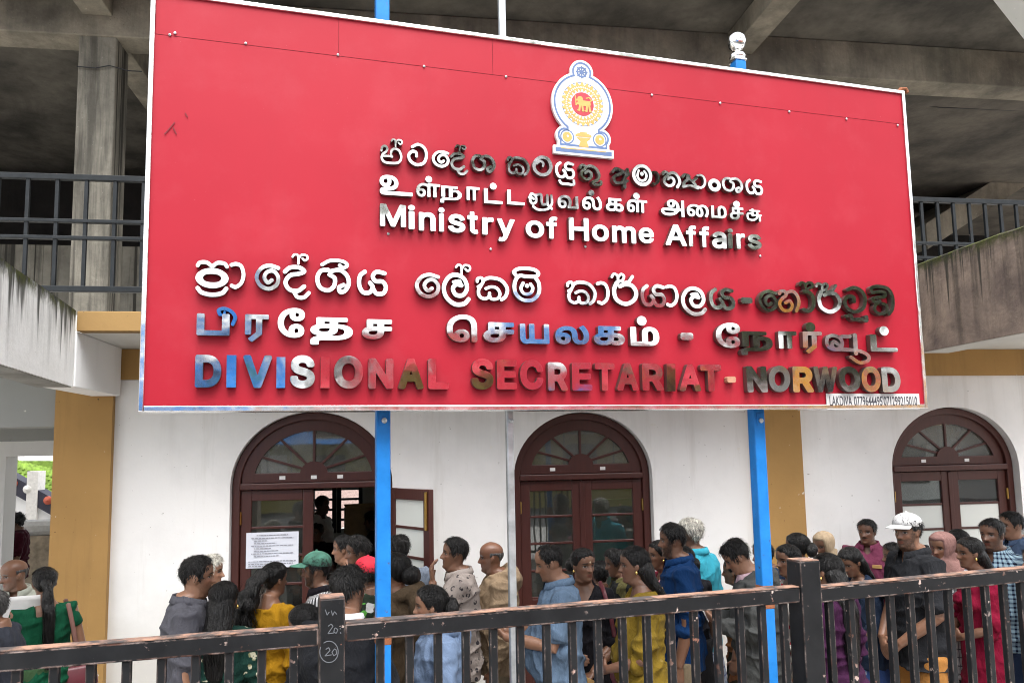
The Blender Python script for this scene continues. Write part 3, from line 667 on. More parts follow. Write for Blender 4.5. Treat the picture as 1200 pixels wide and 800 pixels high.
# ------------------------------------------------------------------ the two bridges from the street
def bridge(label, E, z0, z1, dirv, L, side, mats, deckw=1.6, name='footbridge', wd=.22):
    t = empty(name, (E.x, E.y, z0), 0, label, 'bridge')
    d = Vector((dirv[0], dirv[1], 0)).normalized(); sd_ = Vector((-d.y, d.x, 0))*side
    def P(a, b, z): v = d*a+sd_*b; return Vector((v.x, v.y, z-z0))
    n = 14; V = []; F = []; rr = random.Random(5)
    # parapet with an uneven top edge
    for i in range(n+1):
        a = L*i/n; j = rr.uniform(-.006, .006)
        V += [P(a, 0, z0), P(a, 0, z1+j), P(a, .03, z1+.018+j), P(a, wd-.03, z1+.018-j), P(a, wd, z1), P(a, wd, z0)]
    for i in range(n):
        for k in range(6): F.append((i*6+k, i*6+(k+1) % 6, (i+1)*6+(k+1) % 6, (i+1)*6+k))
    F += [tuple(range(6))[::-1], tuple(range(n*6, n*6+6))]
    m = MB(); m.add(V, F); o = m.build('parapet', MATS[mats[0]], t)
    # material heights are world heights: keep the mesh in world coordinates
    for v in o.data.vertices: v.co += t.location
    o.matrix_parent_inverse = Matrix.Translation(-t.location)
    m = MB(); m.prism([P(0, wd+.002, z0+.16), P(L, wd+.002, z0+.16), P(L, deckw, z0+.16), P(0, deckw, z0+.16)], (0, 0, .14)); m.build('deck', MATS['pale_soffit'], t)
    m = MB(); m.prism([P(0, .012, z0-.004), P(L, .012, z0-.004), P(L, wd, z0-.004), P(0, wd, z0-.004)], (0, 0, .0035)); m.build('soffit', MATS['grey_soffit' if side < 0 else 'pale_soffit'], t)
    e = d*(L-.35)+sd_*(wd+.3); MB().box(e.x-.16, e.x+.16, e.y-.16, e.y+.16, -z0, -.006).build('pier', MATS['rough_concrete'], t)
    return t
EL = on_y(89, 365, YE-.01); zl0 = on_y(85, 453, YE-.01).z
s8, c8 = math.sin(SIGN_TURN), math.cos(SIGN_TURN)
bridge('white lime-washed footbridge with mossy black-streaked parapet, left of the signboard', EL, zl0, ZSL, (s8, -c8), 4.4, -1, ('white_parapet',))
ER = on_y(1070, 313, YE-.01); zr0, zr1 = on_y(1088, 413, YE-.01).z, on_y(1079, 313, YE-.01).z
print('right parapet', ER, zr0, zr1)
bridge('brown mould-stained footbridge with mossy parapet, right of the signboard', ER, zr0, zr1, (-.02, -1), 2.6, 1, ('stained_parapet',), wd=.26)

# ------------------------------------------------------------------ passage at the far left, and what is seen through it
MB().box(-9, XP0-.01, YW+.05, YW+.40, on_y(40, 500, YW+.05).z, ZSO-.004).build('passage_beam', MATS['grey_wall'], bld)
MB().box(-9, XP0-.01, YW+1.9, YW+2.2, on_y(40, 516, YW+1.9).z, ZSO-.004).build('passage_beam', MATS['grey_wall'], bld)
xl = on_y(4, 600, YW+3.6).x
MB().box(-9, XP0+.9, YW+3.6, YW+3.9, on_y(40, 534, YW+3.6).z, ZSO-.004).build('passage_beam', MATS['bright_wall'], bld)
MB().box(xl-.35, xl, YW+3.6, YW+3.9, 0, on_y(40, 534, YW+3.6).z).build('passage_post', MATS['bright_wall'], bld)
MB().box(XP0+.01, XP0+.13, YW+.31, YW+3.58, 0, ZSO-.005).build('passage_wall', MATS['grey_wall'], bld)
ZS = 15.0                                       # temple-like stair beyond the passage
def q(px, py, y=ZS): return on_y(px, py, y)
t = empty('garden_stair', (q(35, 600).x, ZS, 0), 0, 'white walled stair with a dark flowered frieze seen through the left passage', 'stair')
t0 = Vector(t.location)
a, b = q(-40, 547), q(95, 622)
MB().prism([Vector((a.x, ZS, 0))-t0, Vector((b.x, ZS, 0))-t0, b-t0, a-t0], (0, .3, 0)).build('stair_wall', MATS['bright_wall'], t)
hh = Vector((0, 0, .30)); pr = (Vector((0, -.03, 0)))
MB().prism([a-t0+pr, b-t0+pr, b-t0+pr+hh, a-t0+pr+hh], (0, .36, 0)).build('frieze', MATS['frieze_dark'], t)
for (px, py) in ((15, 566.5), (56, 586), (32, 573)):
    c = q(px, py, ZS-.05)-t0; m = MB(); 
    m.add(*tube_vf([c, c+Vector((0, .03, 0))], .075, 12)); m.build('flower_panel', MATS['frieze_red' if px != 32 else 'shop_cream'], t)
MB().box(*(lambda c: (c.x-t0.x-.09, c.x-t0.x+.09, -.05, .25, c.z-.7, c.z+.35))(q(39, 575))).build('newel', MATS['shop_cream'], t)
t = empty('tiled_roof', (q(40, 550, 16).x, 16, q(40, 560, 16).z), 0, 'mossy bright green tiled roof behind the garden stair', 'roof')
t0 = Vector(t.location); pl = [q(3, 545, 16), q(62, 590, 16), q(62, 548, 16), q(45, 540, 16), q(3, 540, 16)]
m = MB()
for i in range(9):
    for j in range(12):
        c = q(2+j*5.5+i*1.5, 540+i*5.2+ (j*1.4), 16+.15*(8-i)*.3)-t0; m.add(*tube_vf([c+Vector((0, .0, .07)), c+Vector((.04, -.12, -.07))], .055, 6))
m.build('tiles', MATS['tile_moss'], t)['kind'] = 'stuff'
MB().prism([v-t0+Vector((0, .5, 0)) for v in pl], (0, .1, 0)).build('roof_board', MATS['tile_moss'], t)
t = empty('low_wall', (q(40, 640, 13).x, 13, 0), 0, 'low brown stone wall with rounded coping beyond the passage', 'wall')
x0_, x1_ = q(-30, 640, 13).x-t.location.x, q(75, 640, 13).x-t.location.x
MB().box(x0_, x1_, 0, .3, 0, q(40, 628, 13).z, .02).build('wall_body', MATS['stone_brown'], t)
MB().tube([(x0_, .15, q(40, 620, 13).z), (x1_, .15, q(40, 619, 13).z)], .13, 10).build('coping', MATS['kerb_stone'], t)
t = empty('far_building', (0, 26, 0), 0, 'pale building far behind the office, seen through the passage and the back windows', 'building')
MB().box(-24, -6, 0, 2, 0, 3.2).build('wall', MATS['bright_wall'], t)
MB().box(-24.5, -5.5, -.5, 2.5, 3.2, 3.4).build('roof', MATS['roof_sheet'], t)
MB().box(-5.9, 14, -1, 0, 0, 2.5).build('wall', MATS['brick_far'], t)
# ------------------------------------------------------------------ the signboard
S_DIR = Vector((c8, s8, 0)); S_N = Vector((s8, -c8, 0))          # along the board; towards the street
SD = 3.55/ (1/ray(600, 300).dot(_fw)) if False else 3.50          # distance of the board face, square to it
SP0 = -S_N*SD
def sgn(px, py, off=0.0):
    """photo pixel -> (along, height) on the plane lying off metres in front of the board face"""
    v = on_plane(px, py, SP0+S_N*off, S_N); return (v-SP0).dot(S_DIR), v.z
L0, zT0 = sgn(176.5, -12); L1, zT1 = sgn(1060, 107.5); Lb0, zB0 = sgn(163, 481); Lb1, zB1 = sgn(1085, 479.5)
X0, X1, Z1, Z0 = (L0+Lb0)/2, (L1+Lb1)/2, (zT0+zT1)/2, (zB0+zB1)/2
print('sign', L0, Lb0, L1, Lb1, 'z', zT0, zT1, zB0, zB1, 'size', X1-X0, Z1-Z0)
sign = empty('signboard', SP0+S_DIR*((X0+X1)/2)+Vector((0, 0, 0)), SIGN_TURN, 'wide red office signboard with raised mirror-steel lettering in three scripts and a state emblem', 'signboard')
SX = (X0+X1)/2
sign.location.z = .0
def sl_(s): return s-SX                                            # along-coordinate in the sign's own frame
FT = .045; FR = .012
TH_S = .11
# backing box and face panels (a narrow strip above, the large sheet below), 3 mm seam
zs0 = sgn(180, 38)[1]; zs1 = sgn(1055, 147)[1]; ZSEAM = (zs0+zs1)/2; print('seam', zs0, zs1)
MB().box(sl_(X0)+.01, sl_(X1)-.01, .004, TH_S, Z0+.01, Z1-.01).build('backing', MATS['seam_dark'], sign)
def panel(x0, x1, z0, z1, warp=.004):
    nx, nz = max(2, int((x1-x0)/.16)), max(2, int((z1-z0)/.16)); V = []; F = []
    for j in range(nz+1):
        for i in range(nx+1):
            u, v = i/nx, j/nz; e = min(1, 6*min(u, 1-u))*min(1, 6*min(v, 1-v))
            x, z = x0+(x1-x0)*u, z0+(z1-z0)*v
            V.append((x, .0-e*warp*noise.noise(Vector((x*1.4, z*1.4, 3.1))), z))
    for j in range(nz):
        for i in range(nx):
            a_ = j*(nx+1)+i; F.append((a_, a_+1, a_+nx+2, a_+nx+1))
    m = MB(); m.add(V, F); return m.build('panel', MATS['sign_red'], sign, True, fix=False)
fw_ = .020
panel(sl_(X0)+fw_, sl_(X1)-fw_, Z0+fw_, ZSEAM-.0012)
xs = [X0+fw_]+[sgn(px, py)[0] for px, py in ((397, 30), (577, 55))]+[X1-fw_]
for i in range(3): panel(sl_(xs[i])+.0008, sl_(xs[i+1])-.0008, ZSEAM+.0012, Z1-fw_, .002)
# bright steel edge strips
def strip(x0, x1, z0, z1): MB().box(x0, x1, -.010, TH_S+.004, z0, z1, .003).build('frame', MATS['frame_steel'], sign)
a0, a1 = sl_(X0), sl_(X1); fb = .024
strip(a0, a0+fw_, Z0, Z1); strip(a1-fw_, a1, Z0, Z1); strip(a0+fw_+.001, a1-fw_-.001, Z1-fw_, Z1); strip(a0+fw_+.001, a1-fw_-.001, Z0, Z0+fb)
def screw(px, py, r=.006):
    s_, z_ = sgn(px, py, .004); m = MB(); m.add(*tube_vf([(sl_(s_), -.002, z_), (sl_(s_), -.006, z_)], r, 8)); m.build('screw', MATS['galvanised'], sign)
for px, py in ((199, 41), (288, 51), (396, 64.5), (497, 78), (593, 90), (764, 111.5), (844, 121), (925, 131), (992, 139.5), (1052, 147), (205, 39), (455, 274), (575, 292), (686, 289), (891, 300)): screw(px, py)
MB().tube([(a1-.02, .03, Z1+.0), (a1+.01, .03, Z1+.028), (a1+.045, .03, Z1+.034), (a1+.055, .03, Z1+.012)], .012, 8).build('bent_pipe', MATS['rust'], sign)
# stains and scratches of the face are in its material; two deep scratches at the upper left
for (p, q_) in (((193, 158), (205, 144)), ((203, 150), (207, 158)), ((217, 133), (220, 138))):
    A_, B_ = sgn(*p), sgn(*q_); MB().bar((sl_(A_[0]), -.0045, A_[1]), (sl_(B_[0]), -.0045, B_[1]), .004, .0015, (0, -1, 0)).build('scratch', MATS['seam_dark'], sign)

# ------------------------------------------------------------------ lettering
LD = .034                                                          # the letters stand this far off the face
def catmull(P, n=7, closed=False):
    P = [np.array(p, float) for p in P]
    if len(P) < 3: return np.array([P[0]+(P[1]-P[0])*t for t in np.linspace(0, 1, 6)])
    Q = [2*P[0]-P[1]]+P+[2*P[-1]-P[-2]]; out = []
    for i in range(1, len(Q)-2):
        p0, p1, p2, p3 = Q[i-1:i+3]
        for k in range(n):
            t = k/n; out.append(.5*((2*p1)+(-p0+p2)*t+(2*p0-5*p1+4*p2-p3)*t*t+(-p0+3*p1-3*p2+p3)*t**3))
    out.append(P[-1]); return np.array(out)
SW = .86
def sdf_strokes(strokes, gx, gz):
    D = np.full(gx.shape, 1e9)
    for st in strokes:
        kind = st[0]
        if kind == 'c': D = np.minimum(D, np.hypot(gx-st[1], gz-st[2])-st[3]); continue
        if kind == 'r':                                            # ring
            cx, cy, rx, ry, w_ = st[1:6]; k = np.hypot((gx-cx)/rx, (gz-cy)/ry); D = np.minimum(D, np.abs(k-1)*min(rx, ry)*.5+np.abs(np.hypot(gx-cx, gz-cy)*(1-1/np.maximum(k, .05)))*.5-w_/2); continue
        w_, pts = st[1]*SW, st[2]
        P = np.array(pts, float) if kind == 'l' else catmull(pts)
        for i in range(len(P)-1):
            ax, az = P[i]; bx, bz = P[i+1]; dx, dz = bx-ax, bz-az; L2 = dx*dx+dz*dz+1e-9
            t = np.clip(((gx-ax)*dx+(gz-az)*dz)/L2, 0, 1); D = np.minimum(D, np.hypot(gx-ax-t*dx, gz-az-t*dz)-w_/2)
    return D
def contours(D, xs, zs, level=0.0):
    """marching squares -> closed loops"""
    D = D-level; nz, nx = D.shape; segs = {}
    def ip(i0, j0, i1, j1):
        a, b = D[j0, i0], D[j1, i1]; t = a/(a-b); return (xs[i0]+(xs[i1]-xs[i0])*t, zs[j0]+(zs[j1]-zs[j0])*t)
    nxt = {}; pos = {}
    T = {1: [(3, 0)], 2: [(0, 1)], 3: [(3, 1)], 4: [(1, 2)], 5: [(3, 2), (1, 0)], 6: [(0, 2)], 7: [(3, 2)], 8: [(2, 3)], 9: [(2, 0)], 10: [(0, 3), (2, 1)], 11: [(2, 1)], 12: [(1, 3)], 13: [(1, 0)], 14: [(0, 3)]}
    S = D < 0
    for j in range(nz-1):
        row = S[j, :-1]*1+S[j, 1:]*2+S[j+1, 1:]*4+S[j+1, :-1]*8
        for i in np.nonzero((row > 0) & (row < 15))[0]:
            E_ = {0: ('h', i, j), 1: ('v', i+1, j), 2: ('h', i, j+1), 3: ('v', i, j)}
            for (a, b) in T[int(row[i])]:
                for e in (E_[a], E_[b]):
                    if e not in pos: pos[e] = ip(e[1], e[2], e[1]+1, e[2]) if e[0] == 'h' else ip(e[1], e[2], e[1], e[2]+1)
                nxt[E_[a]] = E_[b]
    loops = []
    while nxt:
        s = next(iter(nxt)); L = []; e = s
        while e in nxt: L.append(pos[e]); e = nxt.pop(e)
        if len(L) > 5: loops.append(L)
    return loops
def stroke_outline(strokes, res=84):
    P = []
    for st in strokes:
        if st[0] == 'c': P += [(st[1]-st[3], st[2]-st[3]), (st[1]+st[3], st[2]+st[3])]
        elif st[0] == 'r': P += [(st[1]-st[3]-st[5]/2, st[2]-st[4]-st[5]/2), (st[1]+st[3]+st[5]/2, st[2]+st[4]+st[5]/2)]
        else:
            q_ = np.array(st[2], float); P += [tuple(q_.min(0)-st[1]/2-2), tuple(q_.max(0)+st[1]/2+2)]
    P = np.array(P); lo, hi = P.min(0)-3, P.max(0)+3; n = res
    step = max(hi-lo)/n; xs = np.arange(lo[0], hi[0]+step, step); zs = np.arange(lo[1], hi[1]+step, step)
    gx, gz = np.meshgrid(xs, zs); return contours(sdf_strokes(strokes, gx, gz), xs, zs)
# stroke templates of the Sinhala letters (x to the right, y down)
C, Ln = 'C', 'l'
FLAG = lambda ox, oy, k=1.0: [(C, 11*k, [(ox, oy+14*k), (ox+8*k, oy+4*k), (ox+24*k, oy+8*k), (ox+26*k, oy+44*k)]), (C, 11*k, [(ox+27*k, oy+20*k), (ox+40*k, oy+4*k), (ox+62*k, oy+6*k), (ox+66*k, oy+20*k), (ox+54*k, oy+28*k), (ox+44*k, oy+20*k)])]
SIN = {
 'pra': [('r', 127, 160, 68, 37, 30), (C, 23, [(50, 97), (62, 82), (95, 80), (122, 96)]), (C, 23, [(132, 96), (155, 80), (190, 82), (205, 97)]), (C, 26, [(52, 214), (75, 236), (127, 246), (180, 236), (203, 212)])],
 'aa': [(C, 22, [(225, 94), (250, 88), (276, 100), (288, 140), (278, 182), (250, 205), (228, 199)])],
 'kom': [(C, 22, [(472, 106), (428, 96), (388, 110), (364, 150), (382, 192), (425, 208), (464, 188), (472, 150), (448, 122), (416, 128), (402, 155), (420, 178), (440, 166)])],
 'de': [(C, 24, [(508, 132), (535, 110), (580, 108), (606, 126), (580, 140), (535, 150), (512, 185), (530, 220), (572, 228), (606, 204)]), (C, 22, [(556, 234), (572, 258), (604, 260), (630, 236)])]+FLAG(546, 38, 1.15),
 'sha': [(C, 24, [(735, 118), (700, 124), (682, 162), (696, 208), (735, 222), (764, 200), (768, 160), (742, 142)]), (C, 24, [(748, 124), (792, 116), (828, 142), (838, 184), (820, 220), (796, 228), (790, 205), (812, 192)])],
 'shii': [(C, 24, [(735, 118), (700, 124), (682, 162), (696, 208), (735, 222), (764, 200), (768, 160), (742, 142)]), (C, 24, [(748, 124), (792, 116), (828, 142), (838, 184), (820, 220), (796, 228), (790, 205), (812, 192)]), (C, 20, [(705, 92), (745, 70), (805, 70), (830, 88), (812, 104), (792, 92)])],
 'ya': [(C, 24, [(940, 146), (916, 168), (912, 212), (930, 246), (962, 248), (980, 222), (966, 200)]), (C, 24, [(980, 226), (1000, 252), (1034, 248), (1046, 218), (1030, 192), (994, 190), (980, 166), (1000, 144), (1040, 150)])],
 'ka': [(C, 18, [(578, 176), (580, 162), (598, 156), (610, 170), (600, 190), (582, 204)]), (C, 19, [(600, 192), (584, 222), (588, 252), (612, 266), (636, 256), (640, 236)]), (C, 18, [(640, 250), (652, 266), (682, 262), (694, 236), (678, 208), (648, 202), (622, 212)]), (C, 21, [(608, 168), (644, 154), (700, 164), (732, 206), (724, 248), (702, 268)])],
 'la': [(C, 25, [(884, 258), (858, 282), (808, 284), (764, 250), (752, 200), (776, 154), (816, 138), (860, 156), (876, 202), (854, 238), (816, 238), (800, 208), (818, 186), (846, 190)]), (C, 16, [(846, 190), (836, 168), (802, 174)])],
 'le': [(C, 25, [(884, 258), (858, 282), (808, 284), (764, 250), (752, 200), (776, 154), (816, 138), (860, 156), (876, 202), (854, 238), (816, 238), (800, 208), (818, 186), (846, 190)]), (C, 16, [(846, 190), (836, 168), (802, 174)])]+FLAG(818, 84, 1.15),
 'mal': [(C, 22, [(778, 150), (766, 128), (796, 110), (862, 110), (892, 128), (880, 148), (830, 150), (790, 150), (768, 190), (772, 240), (806, 274), (858, 274), (892, 238), (894, 186), (876, 154)]), (C, 19, [(812, 186), (800, 216), (816, 242), (848, 240), (862, 212), (850, 190)]), ('c', 832, 200, 11)],
 'ma': [('r', 832, 205, 64, 62, 22), (C, 18, [(806, 176), (796, 214), (818, 240), (852, 234), (864, 202), (848, 178)]), ('c', 830, 196, 13)],
 'r': [(C, 26, [(366, 108), (350, 150), (362, 200), (412, 224), (460, 200), (474, 158), (452, 120), (412, 114), (384, 126)]), (C, 20, [(404, 106), (434, 98), (456, 68)]), (C, 16, [(340, 76), (352, 58), (372, 68), (374, 92)]), (C, 16, [(374, 76), (392, 58), (408, 68), (400, 90), (380, 100)])],
 'ta': [(C, 24, [(1072, 182), (1052, 152), (1008, 148), (972, 184), (972, 230), (1008, 260), (1052, 250), (1074, 212), (1070, 180)]), (C, 17, [(986, 190), (1006, 172), (1026, 184), (1024, 204)])],
 'va': [(C, 21, [(222, 92), (262, 74), (302, 94), (314, 138), (296, 184), (248, 198), (208, 176), (200, 142), (222, 120), (246, 124), (250, 146)])],
 'vuu': [(C, 22, [(634, 90), (668, 76), (706, 92), (724, 132), (710, 188), (664, 210), (624, 190), (614, 152), (636, 126), (662, 130), (664, 154)]), (C, 22, [(616, 236), (640, 232), (650, 252), (690, 250), (722, 258), (724, 236)])],
 'sa': [(C, 16, [(36, 120), (42, 98), (60, 90), (74, 104), (64, 126), (44, 142), (38, 166), (56, 188), (100, 192), (146, 184), (164, 152), (152, 114), (124, 102), (102, 114), (98, 140), (104, 152)]), (C, 14, [(50, 152), (78, 150), (104, 152)])]+FLAG(100, 42, 1.05),
 'tu': [(C, 19, [(55, 118), (62, 100), (84, 100), (88, 118), (68, 136), (64, 168), (92, 186), (120, 174), (124, 146), (104, 132), (88, 146)]), (C, 20, [(90, 108), (124, 98), (158, 116), (174, 154), (160, 188), (134, 196), (144, 216), (180, 212), (184, 194)])],
 'tha': [(C, 19, [(560, 156), (566, 142), (586, 144), (590, 160), (572, 176), (566, 204), (590, 224), (620, 216), (628, 188), (608, 172), (590, 184)]), (C, 20, [(594, 152), (626, 142), (652, 160), (664, 196), (648, 228)])],
 'no': [(C, 20, [(262, 112), (270, 98), (292, 100), (296, 120), (276, 138), (262, 166), (280, 198), (314, 200), (330, 174), (316, 148), (294, 160)]), (C, 20, [(298, 106), (332, 96), (358, 120), (366, 160), (352, 202)])],
 'aaf': [(C, 24, [(394, 100), (420, 104), (440, 130), (438, 180), (414, 206), (386, 200)]), (C, 15, [(372, 66), (380, 52), (398, 58), (404, 88)]), (C, 15, [(402, 66), (420, 50), (440, 56), (438, 76), (418, 82)])],
 'di': [(C, 22, [(766, 104), (764, 82), (800, 70), (856, 82), (878, 130), (872, 190), (850, 222)]), (C, 20, [(770, 106), (812, 98), (838, 106), (832, 128), (796, 130), (766, 142), (778, 158), (806, 152), (778, 178), (776, 208), (806, 222), (838, 208), (842, 176), (822, 164)])],
 'yan': [(C, 18, [(690, 168), (700, 154), (722, 158), (720, 178), (696, 206), (692, 232)]), (C, 18, [(714, 172), (744, 196), (766, 232)]), (C, 18, [(690, 234), (728, 222), (768, 236)]), (C, 18, [(764, 170), (744, 192)])],
 'a': [(C, 20, [(252, 140), (268, 120), (296, 124), (304, 146), (276, 158), (256, 178), (268, 206), (300, 204), (340, 190)]), (C, 18, [(310, 128), (336, 150)]), (C, 22, [(342, 118), (346, 150), (326, 172), (322, 232)])],
 'anus': [('r', 872, 220, 27, 27, 22)],
 'yu': [(C, 24, [(940, 146), (916, 168), (912, 212), (930, 246), (962, 248), (980, 222), (966, 200)]), (C, 24, [(980, 226), (1000, 252), (1034, 248), (1046, 218), (1030, 192), (994, 190), (980, 166), (1000, 144), (1040, 150)]), (C, 22, [(935, 280), (950, 298), (1000, 300), (1044, 300), (1046, 270)])],
 'dash': [('l', 22, [(0, 0), (30, 0)]), ('l', 22, [(0, 10), (30, 10)])],
 # Tamil letters joined with a vowel sign
 'lu': [(C, 17, [(962, 410), (944, 400), (940, 424), (956, 440), (978, 424), (974, 392), (950, 378), (934, 404)]), (C, 17, [(978, 384), (1010, 380), (1012, 420), (1020, 440), (1046, 436)]), ('l', 18, [(1050, 380), (1050, 440), (1076, 462)]), (C, 17, [(1076, 380), (1078, 430), (1050, 466), (990, 474), (958, 458)])],
 'su': [('l', 14, [(1090, 374), (1150, 374)]), ('l', 17, [(1106, 366), (1106, 404)]), (C, 15, [(1104, 392), (1074, 396), (1076, 428), (1110, 434), (1134, 414), (1136, 378)]), ('l', 14, [(1100, 402), (1158, 402)]), ('l', 16, [(1150, 402), (1150, 436)])],
 'vuT': [(C, 22, [(578, 392), (556, 376), (544, 402), (566, 418), (596, 400), (592, 360), (556, 342), (522, 356), (522, 400), (556, 420), (600, 418), (640, 420)]), ('l', 24, [(602, 346), (640, 346)]), ('l', 26, [(668, 338), (668, 440)]), (C, 22, [(600, 420), (684, 426), (732, 452), (728, 482), (684, 492), (640, 462)])],
}
side_m, front_m = MATS['letter_side'], MATS['letter_steel']
n_let = 0
def fit_letter(me, box, parent, tilt, flip, dot=None, yfit=True, rng=random.Random(21)):
    """fit an extruded letter (front at +z) to the photo box (x0,y0,x1,y1 in pixels) on the letter plane"""
    global n_let
    n = len(me.vertices); co = np.empty(n*3); me.vertices.foreach_get('co', co); co = co.reshape(-1, 3)
    if flip: co[:, 1] *= -1
    x0, y0, x1, y1 = box; ym, xm = (y0+y1)/2, (x0+x1)/2
    s0, s1 = sgn(x0, ym, LD)[0], sgn(x1, ym, LD)[0]; zt_, zb_ = sgn(xm, y0, LD)[1], sgn(xm, y1, LD)[1]
    lo, hi = co.min(0), co.max(0)
    u = (co[:, 0]-lo[0])/(hi[0]-lo[0]); v = (co[:, 1]-lo[1])/(hi[1]-lo[1])
    x = sl_(s0)+u*(s1-s0); z = zb_+v*(zt_-zb_); d = (co[:, 2]-lo[2])/(hi[2]-lo[2])
    tx, tz = tilt; cx_, cz_ = (sl_(s0)+sl_(s1))/2, (zt_+zb_)/2
    y = -.004-d*(LD-.004)-d*((x-cx_)*tx+(z-cz_)*tz)
    new = np.stack([x, y, z], 1)
    me.vertices.foreach_set('co', np.ascontiguousarray(new).ravel()); me.update()
    if flip: me.flip_normals()
    me.materials.clear(); me.materials.append(front_m); me.materials.append(side_m)
    nn = np.empty(len(me.polygons)*3); me.polygons.foreach_get('normal', nn); nn = nn.reshape(-1, 3)
    me.polygons.foreach_set('material_index', (np.abs(nn[:, 1]) < .8).astype(np.int32))
    me.polygons.foreach_set('use_smooth', [False]*len(me.polygons))
    o = link(bpy.data.objects.new('letter', me), parent); n_let += 1; return o
import os
try: LATIN = bpy.data.fonts.load(os.path.join(bpy.utils.system_resource('DATAFILES', path='fonts'), 'Inter.woff2'))   # a typeface that ships inside Blender
except Exception: LATIN = None
def glyph_outline(ch):
    """outline polygons of one character"""
    c = bpy.data.curves.new('t', 'FONT'); c.body = ch; c.size = 1
    if LATIN and ord(ch) < 128: c.font = LATIN
    o = bpy.data.objects.new('t', c); TMP.collection.objects.link(o); vl = TMP.view_layers[0]; vl.update(); dg = vl.depsgraph; dg.update()
    k = o.evaluated_get(dg).to_curve(dg); polys = []
    for s in k.splines:
        P = []; B = s.bezier_points; n = len(B)
        for i in range(n):
            a, b = B[i], B[(i+1) % n]; p0, p1, p2, p3 = [np.array(v[:2]) for v in (a.co, a.handle_right, b.handle_left, b.co)]
            straight = abs(np.cross(p3-p0, p1-p0))+abs(np.cross(p3-p0, p2-p0)) < 1e-7; m = 1 if straight else 7
            for j in range(m): t = j/m; P.append((1-t)**3*p0+3*t*(1-t)**2*p1+3*t*t*(1-t)*p2+t**3*p3)
        polys.append(np.array(P))
    bpy.data.objects.remove(o); bpy.data.curves.remove(c); return polys
GC = {}
def glyph_mesh(ch, bold, res=100):
    """solid letter: outline (non-zero winding) thickened by bold, traced again"""
    if ch == "I": return curve_mesh([[(0, 0), (.2, 0), (.2, 1), (0, 1)]], .5)
    if (ch, bold) in GC: return GC[(ch, bold)].copy()
    polys = glyph_outline(ch); A = np.concatenate(polys); lo, hi = A.min(0)-bold-.03, A.max(0)+bold+.03; st = max(hi-lo)/res
    xs = np.arange(lo[0], hi[0]+st, st); zs = np.arange(lo[1], hi[1]+st, st); gx, gz = np.meshgrid(xs, zs); W = np.zeros(gx.shape); D = np.full(gx.shape, 1e9)
    for P in polys:
        for i in range(len(P)):
            (ax, az), (bx, bz) = P[i], P[(i+1) % len(P)]; dx, dz = bx-ax, bz-az
            t = np.clip(((gx-ax)*dx+(gz-az)*dz)/(dx*dx+dz*dz+1e-12), 0, 1); D = np.minimum(D, np.hypot(gx-ax-t*dx, gz-az-t*dz))
            if az != bz:
                xi = ax+(gz-az)*dx/dz; hit = ((az <= gz) & (bz > gz)) | ((bz <= gz) & (az > gz)); W += np.where(hit & (xi > gx), np.sign(dz), 0)
    me = curve_mesh(contours(np.where(W != 0, -D, D), xs, zs, bold), .5); GC[(ch, bold)] = me; return me.copy()
trng = random.Random(4)
def tilt(k=.022): return (trng.gauss(0, k), trng.gauss(0, k))
def strokes_to_mesh(st): return curve_mesh(stroke_outline(st), .5, .0)
def line(name):
    o = bpy.data.objects.new(name, None); link(o, sign); o.empty_display_size = .1; return o
def mapbox(b, ox, oy, k): return (ox+b[0]/k, oy+b[1]/k, ox+b[2]/k, oy+b[3]/k)
def sinhala(parent, items, ox, oy, k, tk=.018):
    for nm, b in items: fit_letter(strokes_to_mesh(SIN[nm]), mapbox(b, ox, oy, k), parent, tilt(tk), True)
def font(parent, items, ox, oy, k, bold, tk=.014, dots=True):
    for it in items:
        ch, b = it[0], it[1]
        if ch in ('lu', 'su', 'vuT', 'dash'): me = strokes_to_mesh(SIN[ch]); fl_ = True
        else: me = glyph_mesh(ch, bold); fl_ = False
        o = fit_letter(me, mapbox(b, ox, oy, k), parent, tilt(tk), fl_)
        if len(it) > 2:
            cx_, cy_, r_ = it[2]; an = np.linspace(0, 2*math.pi, 25)[:-1]
            m2 = curve_mesh([[(math.cos(t_), math.sin(t_)) for t_ in an]], .5)
            o2 = fit_letter(m2, mapbox((cx_-r_, cy_-r_, cx_+r_, cy_+r_), ox, oy, k), o, tilt(tk), False); o2.name = 'letter_dot'
K1 = 5.217
l1 = line('sinhala_line')
sinhala(l1, [('sa', (30, 38, 168, 196)), ('va', (195, 65, 320, 208)), ('kom', (345, 110, 452, 216)), ('de', (455, 75, 566, 262)), ('sha', (585, 135, 735, 246)), ('ka', (804, 148, 944, 263)), ('ta', (960, 143, 1083, 270)), ('yu', (1099, 180, 1221, 324))], 440, 155, K1)
sinhala(l1, [('tu', (45, 92, 186, 224)), ('a', (245, 110, 356, 240)), ('ma', (370, 92, 492, 225)), ('aa', (488, 132, 540, 220)), ('tha', (552, 133, 668, 236)), ('yan', (672, 150, 778, 242)), ('aa', (764, 152, 822, 242)), ('anus', (835, 180, 911, 258)), ('sha', (920, 170, 1046, 266)), ('ya', (1063, 182, 1169, 279))], 670, 175, K1)
l2 = line('tamil_line'); BD = .022
font(l2, [('உ', (26, 265, 226, 386)), ('ள', (250, 312, 396, 397), (326, 288, 20)), ('ந', (395, 330, 527, 434)), ('ா', (558, 335, 636, 416)), ('ட', (664, 346, 776, 436), (720, 330, 20)), ('ட', (806, 355, 912, 443)), ('lu', (934, 372, 1087, 481)), ('வ', (1114, 386, 1240, 466))], 440, 155, K1, BD)
